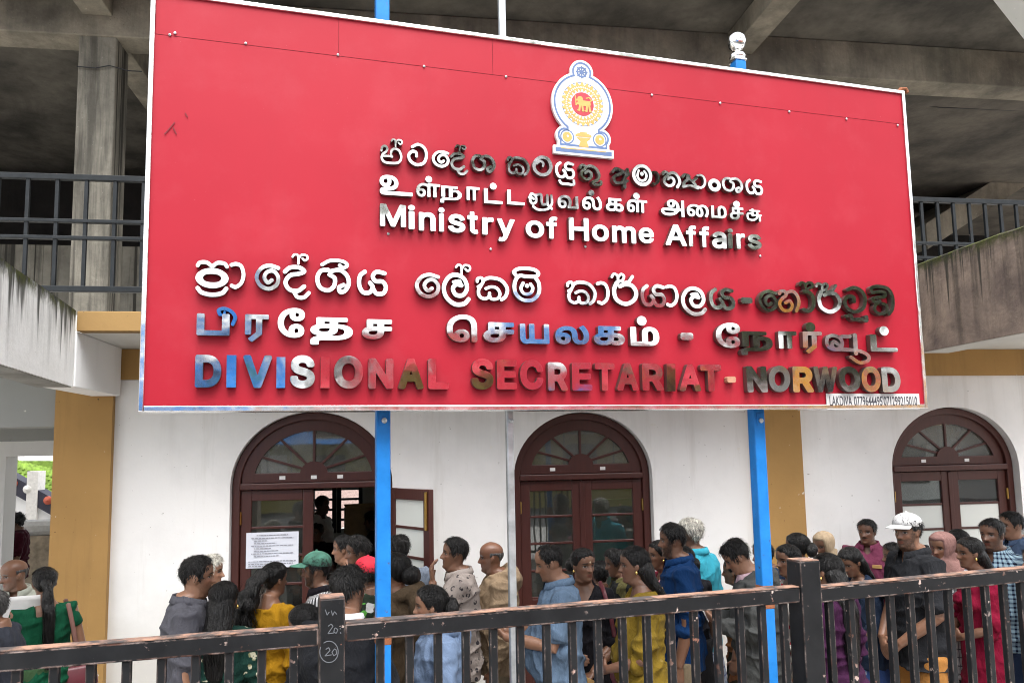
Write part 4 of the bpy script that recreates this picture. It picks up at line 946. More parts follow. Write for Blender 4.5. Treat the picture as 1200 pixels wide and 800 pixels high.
font(l2, [('ல', (64, 286, 184, 371), (120, 266, 18)), ('க', (209, 300, 317, 379)), ('ள', (337, 308, 462, 386), (396, 285, 20)), ('அ', (547, 308, 687, 410)), ('ை', (704, 337, 837, 413)), ('ம', (854, 345, 947, 421)), ('ச', (967, 355, 1050, 431), (1008, 336, 20)), ('su', (1069, 362, 1161, 440))], 670, 175, K1, BD)
l3 = line('english_line'); BE = .022
font(l3, [('M', (28, 440, 186, 577)), ('i', (200, 445, 242, 592)), ('n', (266, 489, 367, 602)), ('i', (386, 460, 422, 606)), ('s', (444, 500, 549, 613)), ('t', (563, 485, 627, 620)), ('r', (654, 520, 722, 626)), ('y', (744, 530, 852, 668)), ('o', (919, 540, 1031, 645)), ('f', (1044, 515, 1113, 650)), ('H', (1183, 522, 1304, 661))], 440, 155, K1, BE)
font(l3, [('o', (124, 461, 227, 562)), ('m', (248, 469, 392, 572)), ('e', (410, 478, 502, 574)), ('A', (573, 460, 702, 588)), ('f', (700, 465, 762, 593)), ('f', (782, 470, 842, 598)), ('a', (859, 504, 947, 606)), ('i', (954, 484, 987, 606)), ('r', (1008, 515, 1060, 609)), ('s', (1077, 519, 1160, 612))], 670, 175, K1, BE)
l4 = line('sinhala_line')
sinhala(l4, [('pra', (40, 68, 213, 257)), ('aa', (217, 76, 300, 216)), ('kom', (349, 84, 482, 224)), ('de', (495, 30, 641, 271)), ('shii', (664, 58, 850, 241))], 220, 290, 4.445)
sinhala(l4, [('ya', (-52, 114, 109, 252)), ('kom', (250, 132, 382, 264)), ('le', (390, 84, 544, 308)), ('ka', (568, 149, 740, 279)), ('mal', (758, 100, 907, 285))], 430, 290, 4.445)
sinhala(l4, [('ka', (70, 93, 246, 237)), ('aa', (244, 97, 322, 237)), ('r', (330, 50, 489, 242)), ('ya', (504, 114, 652, 250)), ('aa', (648, 117, 725, 250)), ('la', (740, 128, 892, 300)), ('ya', (906, 134, 1057, 267))], 650, 310, 5.0)
sinhala(l4, [('dash', (40, 134, 103, 166)), ('kom', (135, 90, 242, 214)), ('no', (243, 91, 368, 216)), ('aaf', (362, 44, 449, 219)), ('r', (458, 51, 589, 223)), ('vuu', (603, 70, 737, 270)), ('di', (753, 64, 886, 234))], 860, 320, 4.704, .03)
l5 = line('tamil_line'); BT = .036
font(l5, [('ப', (46, 344, 218, 457)), ('ர', (298, 348, 422, 490)), ('ே', (469, 314, 610, 469)), ('த', (638, 364, 860, 507))], 220, 290, 4.445, BT)
o = fit_letter(strokes_to_mesh([(C, 22, [(165, 345), (160, 322), (190, 314), (225, 330), (244, 360), (232, 398)]), (C, 14, [(165, 345), (185, 350), (190, 332)])]), mapbox((150, 309, 257, 407), 220, 290, 4.445), l5, (.05, .03), True)
font(l5, [('ச', (-26, 374, 131, 477)), ('ெ', (416, 349, 574, 492)), ('ச', (607, 389, 767, 494)), ('ய', (798, 397, 950, 502))], 430, 290, 4.445, BT)
font(l5, [('ல', (4, 355, 202, 467)), ('க', (230, 360, 410, 472)), ('ம', (444, 364, 613, 476), (510, 329, 28)), ('dash', (737, 399, 813, 441)), ('ே', (945, 340, 1088, 487))], 650, 310, 5.0, BT)
font(l5, [('ந', (36, 321, 216, 452)), ('ா', (248, 320, 347, 416)), ('ர', (382, 322, 486, 442), (422, 297, 27)), ('vuT', (510, 330, 746, 502)), ('ட', (753, 338, 900, 432), (828, 318, 26))], 860, 320, 4.704, BT, .03)
l6 = line('english_line'); B6 = .040
font(l6, [('D', (38, 558, 174, 728)), ('I', (202, 560, 252, 728)), ('V', (288, 560, 438, 730)), ('I', (462, 570, 508, 730)), ('S', (533, 560, 662, 732)), ('I', (692, 570, 739, 731)), ('O', (763, 563, 913, 733))], 220, 290, 4.445, B6, .03)
font(l6, [('N', (8, 577, 138, 735)), ('A', (164, 577, 296, 736)), ('L', (319, 579, 428, 737)), ('S', (545, 578, 659, 738)), ('E', (678, 584, 782, 738)), ('C', (798, 583, 919, 740))], 430, 290, 4.445, B6, .03)
font(l6, [('R', (-40, 572, 78, 738)), ('E', (102, 573, 219, 738)), ('T', (236, 576, 352, 738)), ('A', (364, 577, 493, 738)), ('R', (513, 578, 639, 738)), ('I', (657, 581, 708, 740)), ('A', (731, 583, 858, 740)), ('T', (857, 585, 977, 742))], 650, 310, 5.0, B6, .03)
font(l6, [('N', (70, 512, 184, 656)), ('O', (192, 510, 312, 654)), ('R', (322, 514, 442, 656)), ('W', (438, 515, 572, 655)), ('O', (581, 514, 697, 654)), ('O', (704, 514, 810, 654)), ('D', (817, 517, 918, 656))], 860, 320, 4.704, B6, .035)
o = fit_letter(strokes_to_mesh(SIN['dash']), mapbox((1012, 655, 1062, 690), 650, 310, 5.0), l6, (0, 0), True); o.data.materials[0] = MATS['tarnished_steel']; o.data.materials[1] = MATS['tarnished_steel']
print('letters', n_let)

# maker's plate
s0, zA = sgn(968, 470.5, .004); s1, zC = sgn(1077, 470.5, .004); zt_ = sgn(1022, 461, .004)[1]; zb_ = sgn(1022, 479.5, .004)[1]
pl = MB().box(sl_(s0), sl_(s1), -.009, -.0045, zb_, zt_, .001).build('maker_plate', MATS['plate_white'], sign)
def plate_text(tx, u0, u1, v0=.22, v1=.84):
    me = text_mesh(tx, .5, .012); lo = np.array([v.co[:] for v in me.vertices]).min(0); hi = np.array([v.co[:] for v in me.vertices]).max(0)
    xa, xb = sl_(s0+(s1-s0)*u0), sl_(s0+(s1-s0)*u1); za, zb2 = zb_+(zt_-zb_)*v0, zb_+(zt_-zb_)*v1
    obj_from_mesh('plate_text', me, MATS['ink'], pl, lambda c: np.stack([xa+(c[:, 0]-lo[0])/(hi[0]-lo[0])*(xb-xa), -.0092-(c[:, 2]-lo[2])/(hi[2]-lo[2])*.0008, za+(c[:, 1]-lo[1])/(hi[1]-lo[1])*(zb2-za)], 1))
plate_text('LAKDIVA', .03, .265); plate_text("0779644495'071299215010", .285, .97)

# ------------------------------------------------------------------ emblem (unit = radius of the large disc)
s_l, s_r = sgn(646.5, 125, .02)[0], sgn(718, 130, .02)[0]; z_t, z_b = sgn(681, 71, .02)[1], sgn(684, 183, .02)[1]
EU = (s_r-s_l)/2.0; ecx = sl_((s_l+s_r)/2); ez0 = z_b; eH = (z_t-z_b)/EU
print('emblem unit', EU, 'height', eH)
ks = eH/2.98; ecz = z_b+1.60*EU*ks
def eg(fn, y0, y1, mat, parent, name, level=0.0, n=150, span=1.75):
    xs = np.linspace(-1.25, 1.25, n); zs = np.linspace(-span, span, int(n*span/1.25)); gx, gz = np.meshgrid(xs, zs)
    lp = contours(fn(gx, gz), xs, zs, level); me = curve_mesh(lp, .5)
    return obj_from_mesh(name, me, mat, parent, lambda c: np.stack([ecx+c[:, 0]*EU, -(y0+(c[:, 2]+.5)*(y1-y0)), ecz+c[:, 1]*EU*ks], 1))
def circ(x, z, cx, cz, r): return np.hypot(x-cx, z-cz)-r
def rbox(x, z, x0, x1, z0, z1): return np.maximum(np.maximum(x0-x, x-x1), np.maximum(z0-z, z-z1))
def shape(x, z):
    d = np.minimum(circ(x, z, 0, 0, 1.0), circ(x, z, 0, 1.0, .38)); d = np.minimum(d, circ(x, z, -.60, -1.02, .30)); d = np.minimum(d, circ(x, z, .60, -1.02, .30))
    d = np.minimum(d, rbox(x, z, -.84, .84, -1.40, -1.0)); d = np.minimum(d, rbox(x, z, -.60, .60, -1.4, -.6)); return np.minimum(d, rbox(x, z, -.98, .98, -1.60, -1.34))
em = eg(shape, .004, .022, MATS['emblem_white'], sign, 'emblem')
em.data.materials.append(MATS['letter_side'])
eg(lambda x, z: np.abs(shape(x, z)+.095)-.030, .022, .0228, MATS['emblem_blue'], em, 'blue_border')
def petals(x, z):
    r = np.hypot(x, z); a = np.arctan2(z, x); return np.maximum(np.abs(r-.535-.05*np.cos(a*24))-.105, -(np.abs(r-.53)-.018+.02*np.cos(a*48)))
eg(petals, .022, .0232, MATS['emblem_gold'], em, 'petal_ring', n=220)
eg(lambda x, z: np.abs(np.hypot(x, z)-.67)-.010, .022, .0226, MATS['emblem_blue'], em, 'fine_ring', n=220)
eg(lambda x, z: np.hypot(x, z)-.365, .022, .0234, MATS['emblem_red'], em, 'red_disc')
def seg(x, z, ax, az, bx, bz, w_):
    dx, dz = bx-ax, bz-az; t = np.clip(((x-ax)*dx+(z-az)*dz)/(dx*dx+dz*dz), 0, 1); return np.hypot(x-ax-t*dx, z-az-t*dz)-w_
def lion(x, z):
    x = x-.02; d = seg(x, z, -.10, .03, .16, .02, .085)
    for s_ in ((-.10, .0, -.14, -.20, .032), (-.04, -.02, -.02, -.21, .032), (.12, -.02, .10, -.21, .034), (.18, .0, .22, -.21, .034), (-.14, -.205, -.19, -.205, .02), (.10, -.21, .05, -.21, .02), (.22, -.21, .27, -.21, .02), (-.14, .06, -.24, -.04, .026), (-.24, -.04, -.26, .24, .014),
               (.20, .08, .28, .14, .018), (.28, .14, .20, .22, .018), (.20, .22, .10, .19, .016)): d = np.minimum(d, seg(x, z, *s_))
    d = np.minimum(d, circ(x, z, -.10, .14, .095)); d = np.minimum(d, seg(x, z, -.16, .12, -.22, .11, .03)); return d
eg(lion, .0234, .0246, MATS['emblem_gold'], em, 'lion', n=240)
def wheel(x, z):
    z = z-1.0; r = np.hypot(x, z); a = np.arctan2(z, x); sp = np.maximum(np.abs(((a/(math.pi/4)+.5) % 1)-.5)*(math.pi/4)*r-.020, r-.20); return np.minimum(np.minimum(np.abs(r-.145)-.025, sp), r-.04)
eg(wheel, .022, .0232, MATS['emblem_blue'], em, 'wheel', n=240)
for sx in (-1, 1):
    eg(lambda x, z: np.abs(np.hypot(x-sx*.53, z+1.06)-.205)-.020, .022, .0228, MATS['emblem_blue'], em, 'small_ring', n=200)
    eg(lambda x, z: np.maximum(np.hypot(x-sx*.53, z+1.06)-.15, -(np.hypot(x-sx*.53-.02, z+1.03)-.04)), .022, .0232, MATS['emblem_gold'], em, 'gold_disc', n=200)
def vase(x, z):
    prof = np.interp(z, [-1.34, -1.30, -1.22, -1.16, -1.08, -.98, -.94, -.90, -.86], [.14, .16, .13, .10, .20, .27, .24, .10, .14], left=-.2, right=-.2)
    d = np.abs(x)-prof; return np.maximum(np.maximum(d, np.maximum(-1.33-z, z+.84)), -(np.abs(z+1.03)-.012))
eg(vase, .022, .0232, MATS['emblem_gold'], em, 'vase', n=200)
eg(lambda x, z: rbox(x, z, -.74, .74, -1.43, -1.40), .022, .0230, MATS['emblem_gold'], em, 'gold_line')
for px, py in ((708, 167),): pass

# ------------------------------------------------------------------ sign posts
def post(label, px_t, py_t, px_b, w_, mat, finial, off=-.155, name='sign_post'):
    v0 = on_plane(px_b, 560, SP0+S_N*off, S_N); zt = on_plane(px_t, py_t, SP0+S_N*off, S_N).z
    t = empty(name, (v0.x, v0.y, 0), SIGN_TURN, label, 'post')
    MB().box(-w_/2, w_/2, -w_/2, w_/2, .0, zt, .006).build('tube', MATS[mat], t)
    if finial:
        MB().box(-w_*.56, w_*.56, -w_*.56, w_*.56, zt+.0005, zt+.012, .003).build('cap', MATS['finial_steel'], t)
        MB().lathe([(.012, .012), (.040, .016), (.046, .030), (.040, .046), (.018, .056), (.016, .064), (.026, .070), (.044, .090), (.052, .118), (.046, .148), (.028, .166), (.006, .174)], (0, 0, zt), 22).build('finial', MATS['finial_steel'], t, True)
    zbolt = on_plane(px_b, 493, SP0+S_N*off, S_N).z
    m = MB(); m.add(*tube_vf([(0.003, -w_/2, zbolt), (.003, -w_/2-.012, zbolt)], .013, 10)); m.build('bolt', MATS['galvanised'], t)
    m = MB(); m.box(-w_*.30, w_*.34, -w_/2-.004, -w_/2-.0005, zbolt-.025, zbolt+.04, .001); m.build('bracket', MATS[mat], t)
    zr_ = on_plane(px_b, 722 if px_b < 600 else 685, SP0+S_N*off, S_N).z
    if finial:
        m = MB(); m.box(-w_/2-.0015, w_/2+.0015, -w_/2-.0015, w_/2+.0015, zr_-.12, zr_-.0, .004); m.build('rusty_collar', MATS['rust'], t)
    return t
post('bright blue square steel signpost below the left half of the red signboard', 444, -60, 448.5, .066, 'blue_paint', True)
post('bright blue square steel signpost with round steel finial, right half of the signboard', 862, 73, 889.5, .066, 'blue_paint', True)
post('slim grey galvanised pipe post in the middle behind the red signboard', 602, -60, 598, .036, 'galvanised', False, off=-.20)

# ------------------------------------------------------------------ the fence
F_N = S_N; FP0 = -F_N*FD
def fn(px, py, off=0.0):
    v = on_plane(px, py, FP0+F_N*off, F_N); return (v-FP0).dot(S_DIR), v.z
fence = empty('street_fence', FP0, SIGN_TURN, 'black chipped steel fence with square posts between the street and the queue', 'fence')
ZK = .75
def fpost(px0, px1, pyt):
    s0_, s1_ = fn(px0, 740)[0], fn(px1, 740)[0]; zt = fn((px0+px1)/2, pyt)[1]; w_ = s1_-s0_
    o = MB().box(s0_, s1_, -.001, w_-.001, ZK-.1, zt, .004).build('post', MATS['fence_paint'], fence)
    MB().box(s0_+.002, s1_-.002, .001, w_-.003, zt+.0005, zt+.003).build('post_cap', MATS['bare_rail_top'], o); return s0_, s1_, zt
P1 = fpost(374, 404.5, 701); P2 = fpost(942, 965.5, 657)
print('fence posts', P1, P2)
def frail(sA, sB, pA, pB, thick):
    """pA, pB: (px, py) of the rail's upper front edge"""
    a_, b_ = fn(*pA), fn(*pB); z_ = lambda s: a_[1]+(b_[1]-a_[1])*(s-a_[0])/(b_[0]-a_[0])
    m = MB(); V = []
    y0, y1 = .006, .048
    A_ = [(sA, y0, z_(sA)-thick), (sA, y1, z_(sA)-thick), (sA, y1, z_(sA)), (sA, y0, z_(sA))]; D = Vector((sB-sA, 0, z_(sB)-z_(sA)))
    m.prism(A_, D); o = m.build('top_rail', MATS['fence_paint'], fence)
    bm = bmesh.new(); bm.from_mesh(o.data); bmesh.ops.bevel(bm, geom=bm.edges[:], offset=.003, segments=2, affect='EDGES'); 
    es = [e for e in bm.edges if e.calc_length() > .25]; bmesh.ops.subdivide_edges(bm, edges=es, cuts=40); bm.to_mesh(o.data); bm.free()
    m = MB(); m.prism([(sA+.001, y0+.0015, z_(sA)+.0006), (sA+.001, y1-.0015, z_(sA)+.0006), (sA+.001, y1-.0015, z_(sA)+.003), (sA+.001, y0+.0015, z_(sA)+.003)], D-D.normalized()*.002); m.build('worn_top', MATS['bare_rail_top'], fence)
    return z_
TR = .047
sL = fn(-60, 780)[0]; sR = fn(1275, 670)[0]
rz1 = frail(sL, P1[0]-.001, (0, 764.5), (373, 736), TR); rz2 = frail(P1[1]+.001, P2[0]-.001, (405, 731.5), (930, 689), TR); rz3 = frail(P2[1]+.001, sR, (967, 688.5), (1200, 666.5), TR)
def bars(s0_, s1_, zf, first, pitch, w_=.0225):
    s = first
    while s < s1_-.02:
        if s > s0_+.02:
            zt = zf(s)-TR-.001
            MB().box(s-w_/2, s+w_/2, .017, .017+w_, ZK+.0, zt, .003).build('baluster', MATS['fence_paint'], fence)
        s += pitch
    MB().box(s0_+.001, s1_-.001, .013, .049, ZK+.06, ZK+.10, .003).build('bottom_rail', MATS['fence_paint'], fence)
bc = [fn(x, 790)[0] for x in (16, 59, 102.5, 144.5, 186, 228)]; pitch = (bc[-1]-bc[0])/5; print('bar pitch', pitch)
bars(sL, P1[0], rz1, bc[0]-pitch*2, pitch)
b2 = fn(447, 790)[0]; b2e = fn(902, 790)[0]; n2 = round((b2e-b2)/pitch); print('mid bars', (b2e-b2)/pitch)
bars(P1[1], P2[0], rz2, b2, (b2e-b2)/ n2)
b3 = fn(981, 760)[0]; b3e = fn(1189, 760)[0]; n3 = round((b3e-b3)/pitch); print('right bars', (b3e-b3)/pitch)
bars(P2[1], sR, rz3, b3, (b3e-b3)/n3)
# chalk figures on the left post
cm = MB()
def chalk(pts):
    P = [fn(x, y, .0015) for x, y in pts]; P = [(p[0], -.0025, p[1]) for p in P]
    for i in range(len(P)-1): cm.bar(P[i], P[i+1], .0022, .0006, (0, -1, 0))
def cz(x, y): return (340+x/4.615, 640+y/4.615)
chalk([cz(*p) for p in ((205, 430), (222, 418), (232, 430), (204, 470), (236, 466))]); chalk([cz(*p) for p in ((240, 440), (236, 462), (250, 468), (258, 448), (244, 438))]); chalk([cz(270, 440), cz(272, 446)]); chalk([cz(272, 462), cz(274, 470)])
chalk([cz(*p) for p in ((192, 555), (208, 545), (216, 560), (188, 590), (224, 584))]); chalk([cz(*p) for p in ((240, 552), (226, 570), (236, 590), (252, 578), (248, 556), (238, 552))])
chalk([cz(210+50*math.cos(t_), 568+58*math.sin(t_)) for t_ in np.linspace(-2.2, 3.6, 18)])
chalk([cz(*p) for p in ((190, 340), (200, 370), (212, 352))]); chalk([cz(*p) for p in ((222, 345), (230, 372), (240, 350), (252, 366))])
cm.build('chalk_marks', MATS['chalk'], fence)['kind'] = 'stuff'
# ------------------------------------------------------------------ people
NPH, NZ = 56, 46
def head_grid(jaw=1.0):
    """head in its own measure (height 1, chin -.5, crown +.5, face towards +y)"""
    zk = [-.50, -.47, -.42, -.36, -.28, -.20, -.10, 0, .09, .20, .30, .38, .44, .48, .50]
    fk = [.16, .27, .315, .315, .325, .325, .335, .338, .372, .378, .350, .285, .195, .10, .0]
    bk = [-.02, -.06, -.09, -.13, -.20, -.28, -.37, -.425, -.452, -.460, -.43, -.36, -.26, -.15, -.0]
    wk = [.08, .14, .195, .232, .262, .285, .306, .322, .338, .345, .330, .275, .198, .11, .0]
    t = np.linspace(0, 1, NZ); z = -.5*np.cos(t*np.pi); z = z*.75+(t-.5)*.25
    f = np.interp(z, zk, fk); b = np.interp(z, zk, bk); wd = np.interp(z, zk, wk)
    ker = np.array([.25, .5, .25])
    for a_ in (f, b, wd): a_[1:-1] = np.convolve(a_, ker, 'valid')
    wd = wd*np.where(z < -.05, 1-(1-jaw)*np.clip((-.05-z)/.3, 0, 1), 1)
    ph = np.arange(NPH)/NPH*2*np.pi                               # 0 = face side
    c, s = np.cos(ph)[None], np.sin(ph)[None]; e = 2/2.25
    x = np.sign(s)*np.abs(s)**e*wd[:, None]; mid = (f+b)/2*.55+(-.02)*.45
    y = np.where(c > 0, mid[:, None]+np.abs(c)**e*(f-mid)[:, None], mid[:, None]-np.abs(c)**e*(mid-b)[:, None]); Z = np.repeat(z[:, None], NPH, 1)
    fr = np.clip((y-.02)/.15, 0, 1)
    def gs(cx, cz, sx, sz): return np.exp(-((np.abs(x)-cx)/sx)**2-((Z-cz)/sz)**2)
    nz = np.clip((.07-Z)/.235, 0, 1)*(Z > -.20); nose = np.where(Z > -.165, nz, nz*np.clip((Z+.205)/.04, 0, 1))
    y += 1.2*fr*(.125*nose*np.exp(-(x/(.040+.022*nose))**2)+.030*gs(.062, -.145, .032, .03)-.040*gs(.145, .0, .075, .048)+.016*gs(.15, .075, .10, .03)
             +.018*gs(0, -.255, .10, .020)+.018*gs(0, -.303, .085, .020)-.012*gs(0, -.280, .10, .008)-.014*gs(0, -.345, .10, .022)+.018*gs(0, -.42, .09, .05)+.018*gs(.20, -.09, .08, .06)-.014*gs(.20, -.24, .07, .07))
    y += fr*.020*gs(.145, .0, .045, .022)
    x = x*.96; y = (y+.03)*.93-.03
    return np.stack([x, y, Z], 2)                                   # NZ x NPH x 3
def grid_faces(nz, n):
    F = []
    for i in range(nz-1):
        for k in range(n): F.append((i*n+k, i*n+(k+1) % n, (i+1)*n+(k+1) % n, (i+1)*n+k))
    F += [tuple(range(n))[::-1], tuple(range((nz-1)*n, nz*n))]; return F
HF = grid_faces(NZ, NPH); HEADM, HEADF = head_grid(1.0), head_grid(.90)
PHI = np.degrees(np.minimum(np.arange(NPH)/NPH*2*np.pi, 2*np.pi-np.arange(NPH)/NPH*2*np.pi))
def grid_normals(Gd):
    a = np.roll(Gd, -1, 1)-np.roll(Gd, 1, 1); b = np.gradient(Gd, axis=0); n = np.cross(a, b); n /= np.linalg.norm(n, axis=2, keepdims=True)+1e-9
    c = Gd-np.array([0, -.04, 0]); n = np.where((n*c).sum(2, keepdims=True) < 0, -n, n)
    r = c/(np.linalg.norm(c, axis=2, keepdims=True)+1e-9); n = n*.6+r*.4; return n/np.linalg.norm(n, axis=2, keepdims=True)
def vnoise(P, freq, seed):
    rs = np.random.RandomState(seed); out = np.zeros(len(P))
    for i in range(7):
        k = rs.normal(size=3)*freq; out += np.sin(P@k+rs.uniform(0, 6.28)+1.3*np.sin(P@(rs.normal(size=3)*freq*.6)+rs.uniform(0, 6.28)))
    return out/7**.5
LINES = {
 'short': ([(0, .315), (35, .285), (58, .18), (70, .0), (86, -.08), (97, .05), (118, .02), (140, -.16), (165, -.24), (180, -.25)], .036, .018),
 'thick': ([(0, .290), (35, .265), (58, .18), (70, .0), (86, -.08), (97, .03), (118, .0), (140, -.18), (165, -.26), (180, -.27)], .064, .028),
 'receding': ([(0, .37), (22, .40), (40, .43), (58, .24), (72, .02), (86, -.06), (97, .06), (118, .03), (140, -.16), (165, -.23), (180, -.24)], .026, .022),
 'pulled': ([(0, .285), (40, .25), (62, .12), (76, -.02), (92, -.05), (112, -.12), (145, -.27), (180, -.33)], .032, .024),
 'curly': ([(0, .27), (40, .25), (60, .12), (72, -.05), (90, -.12), (115, -.1), (145, -.22), (180, -.3)], .13, .10),
 'bald': ([(0, 2), (70, 2), (80, .0), (90, -.05), (98, .05), (118, .02), (140, -.16), (180, -.23)], .014, .014),
}
def loft_rings(rings, n=30, e=2.35):
    V = []; 
    for (z, rx, ry, cx, cy) in rings:
        for k in range(n):
            t = 2*math.pi*k/n; c, s = math.cos(t), math.sin(t)
            V.append((cx+rx*math.copysign(abs(c)**(2/e), c), cy+ry*math.copysign(abs(s)**(2/e), s), z))
    F = grid_faces(len(rings), n); return V, F
def ellipsoid(c, r, n=14, m=9):
    V = []
    for i in range(m):
        a = -math.pi/2*.94+math.pi*.94*i/(m-1)
        for k in range(n):
            t = 2*math.pi*k/n; V.append((c[0]+r[0]*math.cos(a)*math.cos(t), c[1]+r[1]*math.cos(a)*math.sin(t), c[2]+r[2]*math.sin(a)))
    return V, grid_faces(m, n)
ARMS = {   # elbow, wrist, hand direction, palm normal, curl (for the right side, x > 0; standard height 1.70)
 'down': ((.235, -.015, 1.105), (.245, .05, .86), (0, .12, -1), (-1, 0, 0), .35),
 'hold': ((.225, .02, 1.115), (.10, .25, 1.06), (-.5, .8, .1), (0, 0, 1), .55),
 'phone': ((.215, .04, 1.12), (.075, .25, 1.16), (-.5, .7, .5), (-.6, -.3, .7), .75),
 'clasp': ((.235, .03, 1.10), (.085, .19, .93), (-.75, .35, -.55), (0, -1, 0), .55),
 'cross': ((.215, .09, 1.10), (-.02, .20, 1.10), (-1, .1, .05), (0, -1, 0), .35),
 'belly': ((.225, .03, 1.09), (.09, .18, 1.02), (-.9, .3, -.1), (0, -1, 0), .4),
 'chin': ((.16, .19, 1.16), (.055, .17, 1.40), (-.15, .12, 1), (0, -1, .2), .95),
 'strap': ((.235, .05, 1.12), (.16, .14, 1.32), (-.3, -.2, .9), (-.3, -.9, 0), .9),
 'envelope': ((.225, .03, 1.09), (.06, .20, .93), (-.7, .4, -.55), (-.1, -.3, -1), .6),
 'bag': ((.235, 0, 1.10), (.225, .12, .87), (-.1, .3, -1), (-1, 0, 0), .8),
 'reading': ((.215, .06, 1.14), (.12, .30, 1.20), (-.35, .8, .5), (-.5, -.2, .8), .6),
}
JOBS = []
class Person: pass
def hand_prims(W, d, n, curl, side, s, out):
    W = np.array(W, float); d = np.array(d, float); d /= np.linalg.norm(d); n = np.array(n, float); n -= d*np.dot(n, d); n /= np.linalg.norm(n)+1e-9; l = np.cross(d, n)
    thumb = l if np.dot(l, np.array([-side, .6, .2])) > 0 else -l
    P = [W-d*.01, W+d*.035, W+d*.075, W+d*.090]
    out.append(tube_vf(P, [.023*s, .036*s, .040*s, .034*s], 12, True, flat=[.72, .44, .38, .36], up=n))
    for i, (o, L) in enumerate(((-.030, .060), (-.0105, .073), (.0105, .070), (.030, .056))):
        b = W+d*.080*s-thumb*o*s*-1.0; pts = [b-d*.012]; dd = d.copy(); q = b.copy()
        for k in range(3):
            an = curl*(.55+.35*k)*(1+.12*(i-1.5)*.3); dd = d*math.cos(an)+n*math.sin(an); q = q+dd*L*s*(.42, .32, .26)[k]; pts.append(q)
        out.append(tube_vf(pts, [.0098*s, .0096*s, .0088*s, .0074*s], 8))
    t0 = W+d*.022+thumb*.024; t1 = t0+(d*.55+thumb*.62+n*.25)*.036*s; t2 = t1+(d*.85+thumb*.15+n*.45)*.032*s
    out.append(tube_vf([t0-thumb*.012, t0, t1, t2], [.014*s, .0125*s, .011*s, .0085*s], 8))

